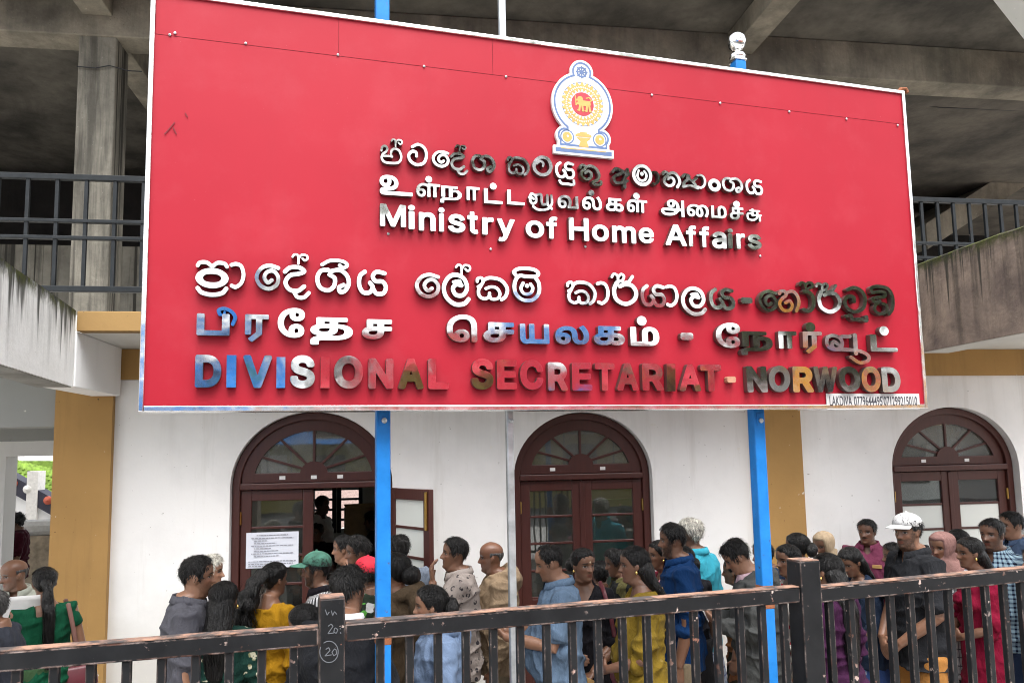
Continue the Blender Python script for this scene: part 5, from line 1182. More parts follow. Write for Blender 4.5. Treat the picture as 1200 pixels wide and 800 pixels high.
def person(label, px, py, zc, face, sex='m', skin=(.17, .085, .05), hair_st='short', hair_mat='black_hair', tail=None, yaw=0, pitch=0, roll=0,
           arms=('down', 'down'), top='shirt', top_mat=None, sleeve='short', bottom='trousers', bottom_mat=None, build=1.0, belly=0.0, collar=None, hood=False,
           cap=None, scarf=None, beard=0.0, moustache=0.0, grey=0.0, bindi=0.0, earring=False, length=None, H=None, lean=0.0, neck=None, seed=None, dx=0, tail_len=.48, tail_side=0.0, undercollar=None, bare=True, hair_T=1.0):
    P = Person(); v = at(px, py, zc); P.H = Hh = H or (v.z); s = Hh/1.662; P.s = s
    rd_ = ray(px, py); th = math.pi-R(face)-math.atan2(rd_[0], rd_[1]); P.label = label; seed = seed if seed is not None else int(px*7+py) % 9973; P.seed = seed
    fem = sex == 'f'; bw = build*(.84 if fem else .90)
    hh = .212*s**.6*(.985 if fem else 1.0)
    # head placement
    yawr, pr, rr = R(yaw), R(pitch), R(roll)
    Rm = np.array(Matrix.Rotation(yawr, 3, 'Z') @ Matrix.Rotation(-pr, 3, 'X') @ Matrix.Rotation(rr, 3, 'Y'))
    zhead = Hh-.5*hh*(1 if abs(pitch) < 15 else .94); yneck = .015+lean*.55
    piv = np.array([0, -.06, -.34])*hh; cpos = np.array([0, yneck+.028, zhead]); base = cpos+piv
    def HT(Q): return (np.asarray(Q)*hh-piv)@Rm.T+base
    def HI(Q): return ((np.asarray(Q)-base)@Rm+piv)/hh
    P.HI = HI; topc = HT([[0, -.02, .5]])[0]
    fwd = np.array([-math.sin(th), math.cos(th)]); rgt = np.array([math.cos(th), math.sin(th)])
    loc = np.array([v.x, v.y])-rgt*topc[0]-fwd*topc[1]
    root = empty('person', (loc[0], loc[1], 0), th, label, 'person'); P.root = root
    lx = lambda z: lean*max(0, (z/s-.95))*1.0
    # ---- body
    if fem: TR_ = [(.80, .165, .118, 0, -.012), (.90, .172, .122, 0, -.014), (1.0, .150, .105, 0, -.002), (1.08, .132, .092, 0, .004), (1.18, .142, .10, 0, .006), (1.25, .152, .106, 0, .004), (1.33, .158, .096, 0, -.004), (1.380, .138, .078, 0, -.008), (1.42, .090, .062, 0, -.006), (1.465, .05, .05, 0, .0)]
    else: TR_ = [(.80, .160, .115, 0, -.005), (.90, .168, .120, 0, -.006), (1.0, .160, .115, 0, .006), (1.08, .160, .115, 0, .006), (1.18, .172, .120, 0, .004), (1.27, .184, .122, 0, .0), (1.34, .186, .108, 0, -.006), (1.388, .162, .086, 0, -.010), (1.425, .108, .070, 0, -.010), (1.465, .060, .058, 0, .0)]
    def torso(off, z0=None, k=1.0, flare=0.0):
        rs = []
        for (z, rx, ry, cx, cy) in TR_:
            if z0 is not None and z < z0-.03: continue
            be = belly*math.exp(-((z-1.05)/.14)**2); fl = flare*max(0, (1.12-z)); up = 1 if z < 1.42 else .55
            rs.append((z*s, (rx*bw*k+off*up+be*.35+fl)*s, (ry*k*(.5+.5*bw)+off*up+be*.5+fl)*s, cx, (cy+be*.5)*s+lx(z*s)))
        if z0 is not None and rs[0][0] > z0*s+.002: a = rs[0]; rs.insert(0, (z0*s, a[1]+.004, a[2]+.004, a[3], a[4]))
        return rs
    body = []
    body.append(loft_rings(torso(-.004, k=.94)))
    nk = .050 if fem else .059
    body.append(tube_vf([(0, -.012*s+lx(1.40*s), 1.38*s), (0, -.004+lx(1.45*s), 1.455*s), tuple(HT([[0, -.05, -.40]])[0]), tuple(HT([[0, -.07, -.12]])[0])], [nk*1.35*s, nk*1.08*s, nk*.98*s, nk*.95*s], 16))
    Gd = HEADF if fem else HEADM; hv = HT(Gd.reshape(-1, 3)); body.append(([tuple(q_) for q_ in hv], HF))
    if cap is None or True:
        for sx in (-1, 1):
            if scarf: break
            ec = HT([[sx*.322, -.035, -.02]])[0]; V, F = ellipsoid((0, 0, 0), (.030, .062, .115)); V = np.array(V)
            c_, s_ = math.cos(.32*sx), math.sin(.32*sx); V = np.stack([V[:, 0]*c_-V[:, 1]*s_, V[:, 0]*s_+V[:, 1]*c_, V[:, 2]+V[:, 1]*-.25], 1)+np.array([sx*.322, -.045, -.02]); body.append(([tuple(q_) for q_ in HT(V)], F))
    sw = .165*bw if fem else .172*bw
    sleeves = []; P.hands = []
    for side, nm in ((-1, arms[0]), (1, arms[1])):
        e_, w_, hd, pn, cu = ARMS[nm] if isinstance(nm, str) else nm
        mir = lambda q_: np.array([q_[0]*side*(bw if abs(q_[0]) > .15 else 1), q_[1], q_[2]])
        S_ = np.array([side*sw, -.008+lx(1.385*s)/s, 1.375])*s; E_ = mir(e_)*s+np.array([0, lx(1.1*s)+belly*.3, 0]); W_ = mir(w_)*s+np.array([0, lx(1.1*s)+belly*.8*(w_[1] > .1), 0])
        af = .86 if fem else 1.0
        body.append(tube_vf([S_*.6+np.array([0, 0, 1.36*s])*.4, S_, S_*.5+E_*.5, E_, E_*.55+W_*.45, W_], [.052*af*s, .052*af*s, .045*af*s, .039*af*s, .037*af*s, .0255*af*s], 14))
        d_ = np.array([hd[0]*side, hd[1], hd[2]]); n_ = np.array([pn[0]*side, pn[1], pn[2]])
        hand_prims(W_, d_, n_, cu, side, s*(.92 if fem else 1), body); P.hands.append(W_+d_/np.linalg.norm(d_)*.08*s)
        lo = .016
        if sleeve == 'short': Q = [S_*.5+np.array([0, 0, 1.36*s])*.5, S_, S_*.55+E_*.45, S_*.18+E_*.82]; r_ = [(.050+lo)*af*s, (.056+lo)*af*s, (.052+lo)*af*s, (.050+lo*1.3)*af*s]
        elif sleeve == 'cap': Q = [S_*.5+np.array([0, 0, 1.36*s])*.5, S_, S_*.7+E_*.3, S_*.58+E_*.42]; r_ = [.058*af*s, .062*af*s, .056*af*s, .055*af*s]
        elif sleeve == 'elbow': Q = [S_*.5+np.array([0, 0, 1.36*s])*.5, S_, S_*.5+E_*.5, E_*.98+S_*.02, E_*.8+W_*.2]; r_ = [.063*af*s, .067*af*s, .059*af*s, .054*af*s, .053*af*s]
        else: Q = [S_*.5+np.array([0, 0, 1.36*s])*.5, S_, S_*.5+E_*.5, E_, E_*.5+W_*.5, W_*.97+E_*.03]; th_ = .012 if hood else 0; r_ = [(.062+th_)*af*s, (.066+th_)*af*s, (.058+th_)*af*s, (.053+th_)*af*s, (.048+th_)*af*s, (.036+th_*.7)*af*s]
        sleeves.append(tube_vf(Q, r_, 16, True))
    for sx in (-1, 1):
        body.append(tube_vf([(sx*.085*s, 0, .86*s), (sx*.09*s, .01, .50*s), (sx*.09*s, -.01, .10*s)], [.075*s, .05*s, .036*s], 10))
        body.append(tube_vf([(sx*.09*s, -.05*s, .045*s), (sx*.095*s, .05*s, .04*s), (sx*.10*s, .15*s, .025*s)], [.036*s, .036*s, .022*s], 10))
    P.jobs = []
    def job(name, prims, mat, vox, it, kind, fold=0.0, parent=None): P.jobs.append((name, prims, mat, vox, it, kind, fold))
    job('body', body, MATS['skin'], .0050, 2, 'skin')
    P.neck = neck if neck is not None else ((.045, .02, 1.0, 0) if hood else (.075, .012, .75, 0) if collar else (.055, .06, .35, .03) if fem else (.035, .05, .3, 0)); P.top_z = (1.425 if fem else 1.445)
    P.skin = tuple(v*1.25 for v in skin); P.props = dict(beard=beard, moustache=moustache, grey=grey, bindi=bindi)
    # ---- upper garment
    z_hem = {'shirt': .80, 'tshirt': .82, 'jacket': .80, 'dress': .36, 'blouse': .98, 'kurta': .55}[top] if length is None else length
    off = {'jacket': .030, 'dress': .016, 'kurta': .016}.get(top, .018)
    tp = []
    rings = torso(off, z0=max(z_hem, .80) if z_hem >= .8 else None, flare=.0 if top not in ('kurta', 'dress') else .02)
    if z_hem < .8:
        a = rings[0]; rings = [(z_hem*s, a[1]*1.16, a[2]*1.22, 0, a[4])]+[(z*s, a[1]*(1.16-.16*((z-z_hem)/(.8-z_hem))), a[2]*(1.22-.22*(z-z_hem)/(.8-z_hem)), 0, a[4]) for z in np.linspace(z_hem, .8, 5)[1:-1]]+rings
    if top in ('tshirt', 'blouse', 'dress', 'kurta') and not hood:
        rings = rings[:-1]+[(1.445*s if not fem else 1.425*s, rings[-1][1]*1.15, rings[-1][2]*1.1, 0, rings[-1][4])]
    tp.append(loft_rings(rings, 36))
    if fem:
        for sx in (-1, 1): tp.append(ellipsoid((sx*.068*bw*s, (.078)*s+lx(1.24*s), 1.235*s), (.070*s, .062*s, .070*s)))
    tp += sleeves
    if hood:
        an = np.linspace(-2.3, 2.3, 13); pth = [(.098*s*math.sin(a_), -.012+lx(1.45*s)-.085*s*math.cos(a_)*(1 if abs(a_) < 1.57 else .9), (1.462-.022*(1-math.cos(a_)))*s-.0) for a_ in an]
        tp.append(tube_vf(pth, [.022*s+.026*s*math.cos(a_/2.3*1.3)**2 for a_ in an], 12))
        tp.append(ellipsoid((0, -.125*s+lx(1.4*s), 1.40*s), (.105*s, .045*s, .085*s)))
    job('top', tp, top_mat, .0085, 3, 'cloth', .026 if not hood else .026)
    if scarf:
        nrm = grid_normals(Gd); fo = (PHI[None] < 62)*1.0; zz = Gd[:, :, 2]
        fd = np.clip((PHI[None]-44)/14, 0, 1)+np.clip((zz-.27)/.05, 0, 1); fd = np.clip(fd, 0, 1)
        V = HT((Gd+nrm*(-.05+fd*.125)[:, :, None]).reshape(-1, 3)); sc = [([tuple(q_) for q_ in V], HF)]
        c0 = HT([[0, -.05, -.42]])[0]; y0 = lx(1.42*s)
        sc.append(loft_rings([(1.30*s, .17*s, .125*s, 0, y0+.015), (1.40*s, .155*s, .105*s, 0, y0+.005), (1.46*s, .10*s, .09*s, 0, y0+.01), (c0[2]-.01, .078*s, .078*s, c0[0], c0[1]), (c0[2]+.045, .070*s, .070*s, c0[0], c0[1]-.02)]))
        job('headscarf', sc, MATS[scarf], .0085, 3, 'cloth', .006)
    # ---- lower garment
    if bottom == 'trousers':
        lw_ = []
        lw_.append(loft_rings([(.78*s, .150*bw*s, .108*s, 0, -.006), (.90*s, .158*bw*s, .112*s, 0, -.006), (1.0*s, .150*bw*s, .106*s, 0, .004)]))
        for sx in (-1, 1): lw_.append(tube_vf([(sx*.092*s, 0, .86*s), (sx*.096*s, .012, .50*s), (sx*.094*s, -.012, .09*s)], [.088*s, .070*s, .062*s], 14))
        job('trousers', lw_, bottom_mat, .013, 3, 'cloth', .006)
    elif bottom == 'skirt':
        a = torso(.014)[0]
        job('skirt', [loft_rings([(.08*s, .25*s, .21*s, 0, a[4]), (.45*s, .21*s, .17*s, 0, a[4]), (.80*s, a[1]+.004, a[2]+.004, 0, a[4]), (1.02*s, .155*s, .112*s, 0, a[4])], 36)], bottom_mat, .014, 2, 'cloth', .010)
    for sx in (-1, 1):
        m = MB(); V, F = loft_rings([(0.0, .048*s, .135*s, sx*.095*s, .055*s), (.018*s, .052*s, .140*s, sx*.095*s, .055*s), (.05*s, .045*s, .115*s, sx*.095*s, .045*s), (.085*s, .04*s, .06*s, sx*.095*s, -.02*s)], 16); m.add(V, F); m.build('shoe', MATS['black_plastic'], root, True)
    # ---- hair
    nrm = grid_normals(Gd); rs = np.random.RandomState(seed)
    if hair_st and not scarf:
        ln, Tt, Ts = LINES[hair_st]; zl = np.interp(PHI, [a[0] for a in ln], [a[1] for a in ln])[None]+vnoise(Gd.reshape(-1, 3), 22, seed).reshape(NZ, NPH)*.010
        z = Gd[:, :, 2]; inn = np.clip((z-zl)/.11+.30, 0, 1); hi = np.clip((z-.05)/.35, 0, 1)
        if hair_st == 'bald': inn = inn*np.clip((.20-z)/.05, 0, 1)
        nf = 9 if hair_st != 'curly' else 16; na = {'curly': .055, 'thick': .030, 'pulled': .007}.get(hair_st, .014)
        T = ((Ts+(Tt-Ts)*hi)+vnoise(Gd.reshape(-1, 3), nf, seed+1).reshape(NZ, NPH)*na+vnoise(Gd.reshape(-1, 3), 30, seed+2).reshape(NZ, NPH)*na*.35)*hair_T
        V = HT((Gd+nrm*(inn*np.maximum(T, .006)-(1-inn)*.045)[:, :, None]).reshape(-1, 3))
        # loose strands over the shell
        SV = [tuple(v_) for v_ in V]; SF = list(HF); flow = {'short': (.10, .16, .030), 'thick': (.12, .20, .050), 'receding': (.07, .12, .018), 'pulled': (.22, .40, .016), 'curly': (.10, .18, .11), 'bald': (.03, .06, .006)}[hair_st]
        jj, kk = np.nonzero((inn > .25) & (Gd[:, :, 2] < .49)); n_s = {'bald': 60}.get(hair_st, 620); pick = rs.randint(0, len(jj), n_s); base_ = Gd+nrm*(inn*np.maximum(T, .006)*.85)[:, :, None]
        back = np.array([0, -1.0, -.15])
        for q_ in pick:
            p0 = base_[jj[q_], kk[q_]]; nn = nrm[jj[q_], kk[q_]]; L_ = rs.uniform(flow[0], flow[1])*(.55 if inn[jj[q_], kk[q_]] < .8 else 1)
            if hair_st == 'pulled': d_ = np.array([0, -.46, .04])-p0
            else: d_ = np.array([p0[0]*.9, p0[1]+.02, -.25-.5*(p0[2] < .25)])+rs.normal(size=3)*.32+(np.array([0, .5, 0]) if p0[2] > .36 and hair_st == 'short' else 0)
            d_ = d_-nn*np.dot(d_, nn); d_ /= np.linalg.norm(d_)+1e-9; sd2 = np.cross(d_, nn); wv = rs.uniform(.006, .017); lift = flow[2]*rs.uniform(.2, 1.7); b_ = len(SV); cr = p0-np.array([0, -.04, .02]); R0 = np.linalg.norm(cr)
            for m_ in range(4):
                t_ = m_/3; c_ = cr+d_*L_*t_; c_ = c_/np.linalg.norm(c_)*(R0+lift*t_*(1.4-t_*.6))+np.array([0, -.04, .02]); ww = wv*(1-t_*.8)
                SV += [tuple(HT([c_+sd2*ww])[0]), tuple(HT([c_-sd2*ww])[0])]
            for m_ in range(3): SF.append((b_+2*m_, b_+2*m_+1, b_+2*m_+3, b_+2*m_+2))
        ho = mesh_obj('hair', SV, SF, MATS[hair_mat], root, True)
        if tail:
            B = HT([[0, -.46, .06]])[0]; L = tail_len*s; tz = B[2]; x_s = tail_side; yb = -.135*s+lx(1.25*s)-((.03 if tail != 'loose' else -.035) if not hood else .05); n_ = 22
            if tail == 'bun': V, F = ellipsoid(tuple(HT([[0, -.53, -.06]])[0]), (.058*s, .045*s, .052*s), 20, 14); pth = None
            else:
                rad = {'pony': (.026, .036, .030, .010), 'loose': (.072, .068, .062, .036), 'curly': (.05, .075, .07, .02), 'braid': (.030, .030, .026, .010)}[tail]
                st = HT([[0, -.40 if tail != 'loose' else -.20, .08 if tail != 'loose' else -.10]])[0]
                pth = []
                for i in range(n_):
                    t = i/(n_-1); zz = st[2]+.02*s*(t < .1)-L*t; yy = st[1]*(1-min(1, t*3))+min(1, t*3)*min(st[1], yb) if zz > 1.36*s else yb
                    pth.append((st[0]*(1-t)+x_s*s*min(1, t*2.5), yy-(.035*math.sin(min(1, t*4)*math.pi) if tail in ('pony', 'curly') else 0), zz))
                rd = np.interp(np.linspace(0, 1, n_), [0, .3, .7, 1], rad)*s
                if tail == 'braid': rd = rd*(1+.16*np.sin(np.arange(n_)*2.2))
                V, F = tube_vf(pth, list(rd), 22, True, flat=[.62]*n_ if tail != 'loose' else list(np.interp(np.linspace(0, 1, n_), [0, .3, 1], [.85, .5, .45])), up=(0, 1, 0))
            V = np.array(V); 
            g1 = vnoise(V*np.array([1, 1, .18]), 75, seed+5)*.0045+vnoise(V, 22 if tail != 'curly' else 34, seed+6)*(.004 if tail != 'curly' else .013)
            cc = V.mean(0) if pth is None else np.array([pth[min(n_-1, i//22)] for i in range(len(V))]) ; dv = V-cc; dv /= np.linalg.norm(dv, axis=1, keepdims=True)+1e-9; V = V+dv*g1[:, None]
            V = [tuple(v_) for v_ in V]; F = list(F)
            if pth is not None:
                PP = np.array(pth)
                for q_ in range(150):
                    i0 = rs.randint(0, n_-7); ln_ = rs.randint(6, 13); an_ = rs.uniform(0, 6.283); k_ = rs.uniform(.86, 1.22); wv = rs.uniform(.0016, .0036)*s; ph_ = rs.uniform(0, 6.28); cw = .22 if tail == 'curly' else .07; b_ = len(V); m_ = 0
                    for i in range(i0, min(n_, i0+ln_)):
                        fl_ = .62 if tail != 'loose' else float(np.interp(i/(n_-1), [0, .3, 1], [.85, .5, .45])); ki = k_*(1+cw*math.sin(i*1.1+ph_)); c_ = PP[i]+np.array([math.cos(an_+.06*(i-i0)), math.sin(an_+.06*(i-i0))*fl_, 0])*rd[i]*ki
                        V += [(c_[0]-wv*math.sin(an_), c_[1]+wv*math.cos(an_), c_[2]), (c_[0]+wv*math.sin(an_), c_[1]-wv*math.cos(an_), c_[2])]; m_ += 1
                    for i in range(m_-1): F.append((b_+2*i, b_+2*i+1, b_+2*i+3, b_+2*i+2))
            mesh_obj('hair_tail', V, F, MATS['curly_hair' if tail == 'curly' else hair_mat], root, True)
            if tail in ('pony', 'braid', 'curly'):
                bp = HT([[0, -.44, .06]])[0]; m = MB(); m.add(*ellipsoid(tuple(bp), (.034*s, .022*s, .034*s))); m.build('hair_tie', MATS['black_plastic'], root, True)
    if cap:
        z = Gd[:, :, 2]; zl = np.interp(PHI, [0, 60, 110, 180], [.21, .17, .10, .08])[None]; inn = np.clip((z-zl)/.03, 0, 1)
        V = HT((Gd*np.array([1.0, 1.0, 1])+nrm*(inn*(.040+.03*np.clip((z-.2)/.2, 0, 1))-(1-inn)*.06)[:, :, None]).reshape(-1, 3)); co_ = mesh_obj('cap', V, HF, MATS[cap], root, True)
        V = []; F = []; na_, nr_ = 19, 7
        for lay in (0, 1):
            for j in range(nr_):
                for i in range(na_):
                    a_ = R(-66+132*i/(na_-1)); r0 = np.array([.365*math.sin(a_), .405*math.cos(a_)-.02]); r1 = np.array([.37*math.sin(a_), .40*math.cos(a_)+.36*math.cos(a_*1.15)**.7]); q_ = r0+(r1-r0)*j/(nr_-1)
                    V.append((q_[0], q_[1], .225-.07*(j/(nr_-1))**1.2-.22*q_[0]**2-lay*.018))
        N1 = na_*nr_
        for j in range(nr_-1):
            for i in range(na_-1):
                a0 = j*na_+i; F += [(a0, a0+1, a0+na_+1, a0+na_), (N1+a0, N1+a0+na_, N1+a0+na_+1, N1+a0+1)]
        for i in range(na_-1): b_ = (nr_-1)*na_+i; F.append((b_, b_+1, N1+b_+1, N1+b_))
        mesh_obj('cap_brim', HT(V), F, MATS[cap], root, True)
        m = MB(); m.add(*ellipsoid(tuple(HT([[0, -.02, .575]])[0]), (.009, .009, .006))); m.build('cap_button', MATS[cap], root, True)
        if cap == 'cap_green':
            m = MB(); V = HT([(.02+.2*math.sin(R(a_)), .10+.395*math.cos(R(a_))-.02*0, zz) for zz in (.27, .42) for a_ in (-28, -14, 0, 14, 28)])
    if collar:
        V = []; F = []; n_ = 26; cy = lx(1.45*s)
        for j in range(5):
            for i in range(n_):
                a_ = R(18+324*i/(n_-1))                                # open at the front (a = 0)
                rr_ = (nk+.008)*s*(1.12, 1.10, 1.16, 1.36, 1.30)[j]*(1.0+.06*(j > 1)); zz = (1.430, 1.466, 1.472, 1.436, 1.430)[j]*s-.022*s*max(0, math.cos(a_))+.006*s*math.cos(a_+math.pi)
                V.append((rr_*math.sin(a_), cy+.002+rr_*1.03*math.cos(a_), zz-(.02*s if (j >= 3 and abs(math.sin(a_)) < .5 and math.cos(a_) > 0) else 0)))
        for j in range(4):
            for i in range(n_-1): F.append((j*n_+i, j*n_+i+1, (j+1)*n_+i+1, (j+1)*n_+i))
        mesh_obj('collar', V, F, collar, root, True)
    if earring:
        for sx in (-1, 1): m = MB(); m.add(*ellipsoid(tuple(HT([[sx*.36, -.02, -.155]])[0]), (.008, .008, .011), 10, 7)); m.build('earring', MATS['gold_ear'], root, True)
    P.HT = HT; P.loc = loc; P.th = th; P.lx = lx
    JOBS.append(P); return P

def build_people():
    """turn every figure's shapes into one continuous skin or cloth surface each"""
    objs = []; ref = []
    for P in JOBS:
        for (name, prims, mat, vox, it, kind, fold) in P.jobs:
            m = MB()
            for V, F in prims: m.add(V, F)
            me = bpy.data.meshes.new('w'); me.from_pydata([tuple(map(float, v)) for v in m.V], [], m.F); me.update()
            o = bpy.data.objects.new('w', me); r_ = o.modifiers.new('r', 'REMESH'); r_.mode = 'VOXEL'; r_.voxel_size = vox; r_.adaptivity = 0
            s_ = o.modifiers.new('s', 'SMOOTH'); s_.factor = .5; s_.iterations = it
            objs.append(o); ref.append((P, name, mat, kind, fold))
    for (P, name, mat, kind, fold), me in zip(ref, tmp_eval(objs)):
        n = len(me.vertices); co = np.empty(n*3); me.vertices.foreach_get('co', co); co = co.reshape(-1, 3)
        if kind == 'skin':
            at_ = me.attributes.new('head_place', 'FLOAT_VECTOR', 'POINT'); hp = P.HI(co); at_.data.foreach_set('vector', np.ascontiguousarray(hp, dtype=np.float32).ravel())
        elif fold:
            nr = np.empty(n*3); me.vertices.foreach_get('normal', nr); nr = nr.reshape(-1, 3); s = P.s
            q_ = co/s; wst = .55+.75*np.exp(-((q_[:, 2]-1.02)/.14)**2)+.45*np.exp(-((q_[:, 2]-1.12)/.10)**2)*(np.abs(q_[:, 0]) > .17)
            a = np.maximum(0, 1-np.abs(vnoise(q_*np.array([.8, .8, 1.6]), 12, P.seed+11)))**1.6; b = np.maximum(0, 1-np.abs(vnoise(q_*np.array([1.2, 1.2, .5]), 22, P.seed+12)))**1.5; c = vnoise(q_, 34, P.seed+13)
            co = co+nr*((a*.85+b*.5+c*.10-.45)*fold*wst)[:, None]
            if name == 'top':                                      # open neckline: (depth, half width, slope, depth at the back)
                dp, hw, sl2, bk = P.neck; q2 = co.copy(); q2[:, 1] -= P.lx(1.42*s); q2 /= s
                m1 = np.clip((hw+(q2[:, 2]-(P.top_z-dp))*sl2-np.abs(q2[:, 0]))/.010, 0, 1)*np.clip((q2[:, 2]-(P.top_z-dp))/.012, 0, 1)*(q2[:, 1] > .0)
                if bk: m1 = np.maximum(m1, np.clip((hw*1.1-np.abs(q2[:, 0]))/.012, 0, 1)*np.clip((q2[:, 2]-(P.top_z-bk))/.012, 0, 1)*(q2[:, 1] <= .0))
                co = co-nr*(m1*.045)[:, None]
            me.vertices.foreach_set('co', np.ascontiguousarray(co).ravel())
        me.materials.clear(); me.materials.append(mat); me.polygons.foreach_set('use_smooth', [True]*len(me.polygons)); me.update(); me.name = name
        o = link(bpy.data.objects.new(name, me), P.root)
        if kind == 'skin':
            o.color = (*P.skin, 1)
            for k, v in P.props.items(): o[k] = float(v)
# things people carry: placed in the carrier's own coordinates, but top-level
def held(P, name, label, cat, loc, rz=0.0, rx=0.0, ry=0.0):
    Mx = Matrix.Translation((P.loc[0], P.loc[1], 0)) @ Matrix.Rotation(P.th, 4, 'Z')
    o = bpy.data.objects.new(name, None); link(o); tag(o, label, cat); o.empty_display_size = .1
    o.matrix_world = Mx @ Matrix.Translation(loc) @ Matrix.Rotation(rz, 4, 'Z') @ Matrix.Rotation(rx, 4, 'X') @ Matrix.Rotation(ry, 4, 'Y'); return o
def paper_sheet(P, label, loc, w_, h_, rx, rz=0.0, name='paper', mat='paper'):
    o = held(P, name, label, 'paper', loc, rz, rx); V = []; F = []; n_ = 9
    for lay in (0, 1):
        for j in range(n_):
            for i in range(5): V.append((w_*(i/4-.5), h_*(j/(n_-1)-.5), .02*math.sin(j/(n_-1)*2.4)+.006*math.sin(i*1.4)-.003*lay))
    for j in range(n_-1):
        for i in range(4): a = j*5+i; F += [(a, a+1, a+6, a+5), (45+a, 45+a+5, 45+a+6, 45+a+1)]
    for i in range(4): F += [(i, 45+i, 46+i, i+1), (40+i, 41+i, 86+i, 85+i)]
    for j in range(n_-1): F += [(j*5, j*5+5, 50+j*5, 45+j*5), (j*5+4, 49+j*5, 54+j*5, j*5+9)]
    mesh_obj('sheet', V, F, MATS[mat], o, True); return o
def strap_on(P, pts, mat, w_=.022, name='strap', parent=None):
    """flat strap lying on the body, in the carrier's coordinates"""
    Mx = Matrix.Translation((P.loc[0], P.loc[1], 0)) @ Matrix.Rotation(P.th, 4, 'Z'); q_ = catmull(pts, 6)
    V, F = tube_vf([tuple(Vector(p)*P.s) for p in q_], w_, 8, True, flat=[.22]*len(q_), up=(0, 1, .2)); o = mesh_obj(name, [Mx @ Vector(v) for v in V], F, MATS[mat], None, True)
    if parent: o.parent = parent; o.matrix_parent_inverse = parent.matrix_world.inverted()
    return o
def bag(P, label, loc, w_, h_, d_, mat, straps, name='handbag', cat='bag', strap_mat=None, rz=0.0):
    o = held(P, name, label, cat, Vector(loc)*P.s, rz); m = MB(); V, F = loft_rings([(-h_, w_*.92, d_*.9, 0, 0), (-h_*.9, w_, d_, 0, 0), (-h_*.45, w_*1.0, d_*1.1, 0, 0), (-.02, w_*.92, d_*.8, 0, 0), (0, w_*.88, d_*.55, 0, 0)], 24, 4)
    V = np.array(V); V += (vnoise(V, 16, 5)*.006)[:, None]*np.array([1, 1, .3]); m.add(V, F); m.build('bag_body', MATS[mat], o, True)
    bpy.context.view_layer.update()
    for pts in straps: strap_on(P, pts, strap_mat or mat, .014, 'strap', o)
    return o
D1, D2, D3 = (.115, .058, .036), (.16, .082, .05), (.215, .115, .072)     # skin tones
def cl(*a, **k): return cloth(*a, **k)
JEANS = cl('jeans', (.03, .05, .10)); DARKTR = cl('dark_trousers', (.025, .024, .026)); KHAKI = cl('khaki', (.27, .215, .14)); BROWNTR = cl('brown_trousers', (.09, .065, .045))
# ---- left of the left door
p = person('bald man in pale shirt reading a white paper, at the far left edge', 15, 655, 5.3, 15, skin=D2, hair_st='bald', hair_mat='grey_hair', pitch=6, yaw=-52, arms=('reading', 'reading'), top='shirt', top_mat=cl('pale_shirt', (.50, .52, .44)), sleeve='short', bottom_mat=DARKTR, collar=MATS['pale_shirt'], grey=.4, beard=.3)
paper_sheet(p, 'large white paper held open by the bald man at the left edge', Vector((-.03, .42, 1.33))*p.s, .42, .26, R(74), R(8))
person('grey haired person in dark blue tee shirt cut off by the left edge', -9, 691, 4.5, 110, skin=D2, hair_st='short', hair_mat='grey_hair', top='tshirt', top_mat=cl('slate_tee', (.045, .05, .065)), bottom_mat=JEANS)
p = person('woman in green blouse seen from behind with a long black ponytail', 53, 664.5, 5.15, 174, 'f', skin=D2, hair_st='pulled', tail='pony', tail_len=.56, tail_side=.015, top='blouse', top_mat=cl('green_blouse', (.006, .075, .036)), sleeve='cap', bottom='skirt', bottom_mat=cl('green_skirt', (.05, .10, .045)), arms=('belly', 'down'), build=1.18, length=.92, neck=(.05, .06, .3, .075))
bag(p, 'maroon handbag hanging from the shoulder of the woman in green', (.215, -.06, .99), .11, .26, .05, 'leather_maroon', [[(.13, -.105, 1.42), (.155, -.125, 1.30), (.185, -.13, 1.14), (.20, -.09, .99)], [(.13, .03, 1.43), (.17, .06, 1.30), (.20, .05, 1.14), (.22, -.03, .99)]], strap_mat='strap_brown')
o = paper_sheet(p, 'white plastic sleeve of papers in the hand of the woman in green', Vector((.27, .10, .80))*p.s, .16, .24, R(80), R(60))
person('dark curly haired man in maroon shirt standing in the left passage', 19, 602, 10.2, 95, skin=D1, hair_st='curly', hair_mat='curly_hair', top='tshirt', top_mat=cl('maroon_tee', (.05, .006, .014)), bottom_mat=DARKTR, hair_T=.8)
person('dark silhouetted person in black shirt beside the curly haired man', 0, 606, 10.0, 120, skin=D1, top='tshirt', top_mat=cl('black_tee', (.012, .010, .014)), bottom_mat=DARKTR)
person('man in dark grey shirt walking right past the white wall', 232, 651.5, 4.25, -88, skin=D3, hair_st='short', moustache=.6, beard=.25, arms=('down', 'down'), top='shirt', top_mat=cl('grey_shirt', (.085, .085, .10)), sleeve='elbow', bottom_mat=DARKTR, collar=MATS['grey_shirt'])
person('white haired figure standing in for a pale ghost smear behind the man in grey shirt', 247, 651, 5.2, -80, skin=(.26, .15, .10), hair_st='thick', hair_mat='white_hair', top='tshirt', top_mat=cl('white_tee', (.7, .7, .7)), bottom_mat=DARKTR)  # figure stands in for a pale ghost smear beside his head
person('woman in dark green flowered dress with clipped hair beside the grey shirt man', 262, 681, 4.2, -168, 'f', skin=D1, hair_st='pulled', tail='loose', tail_len=.36, top='dress', top_mat=cl('flower_green', (.012, .045, .035), 'floral', (.55, .52, .38), 1.0, (.30, .30, .16)), sleeve='elbow', bottom='skirt', bottom_mat=MATS['flower_green'], earring=True)
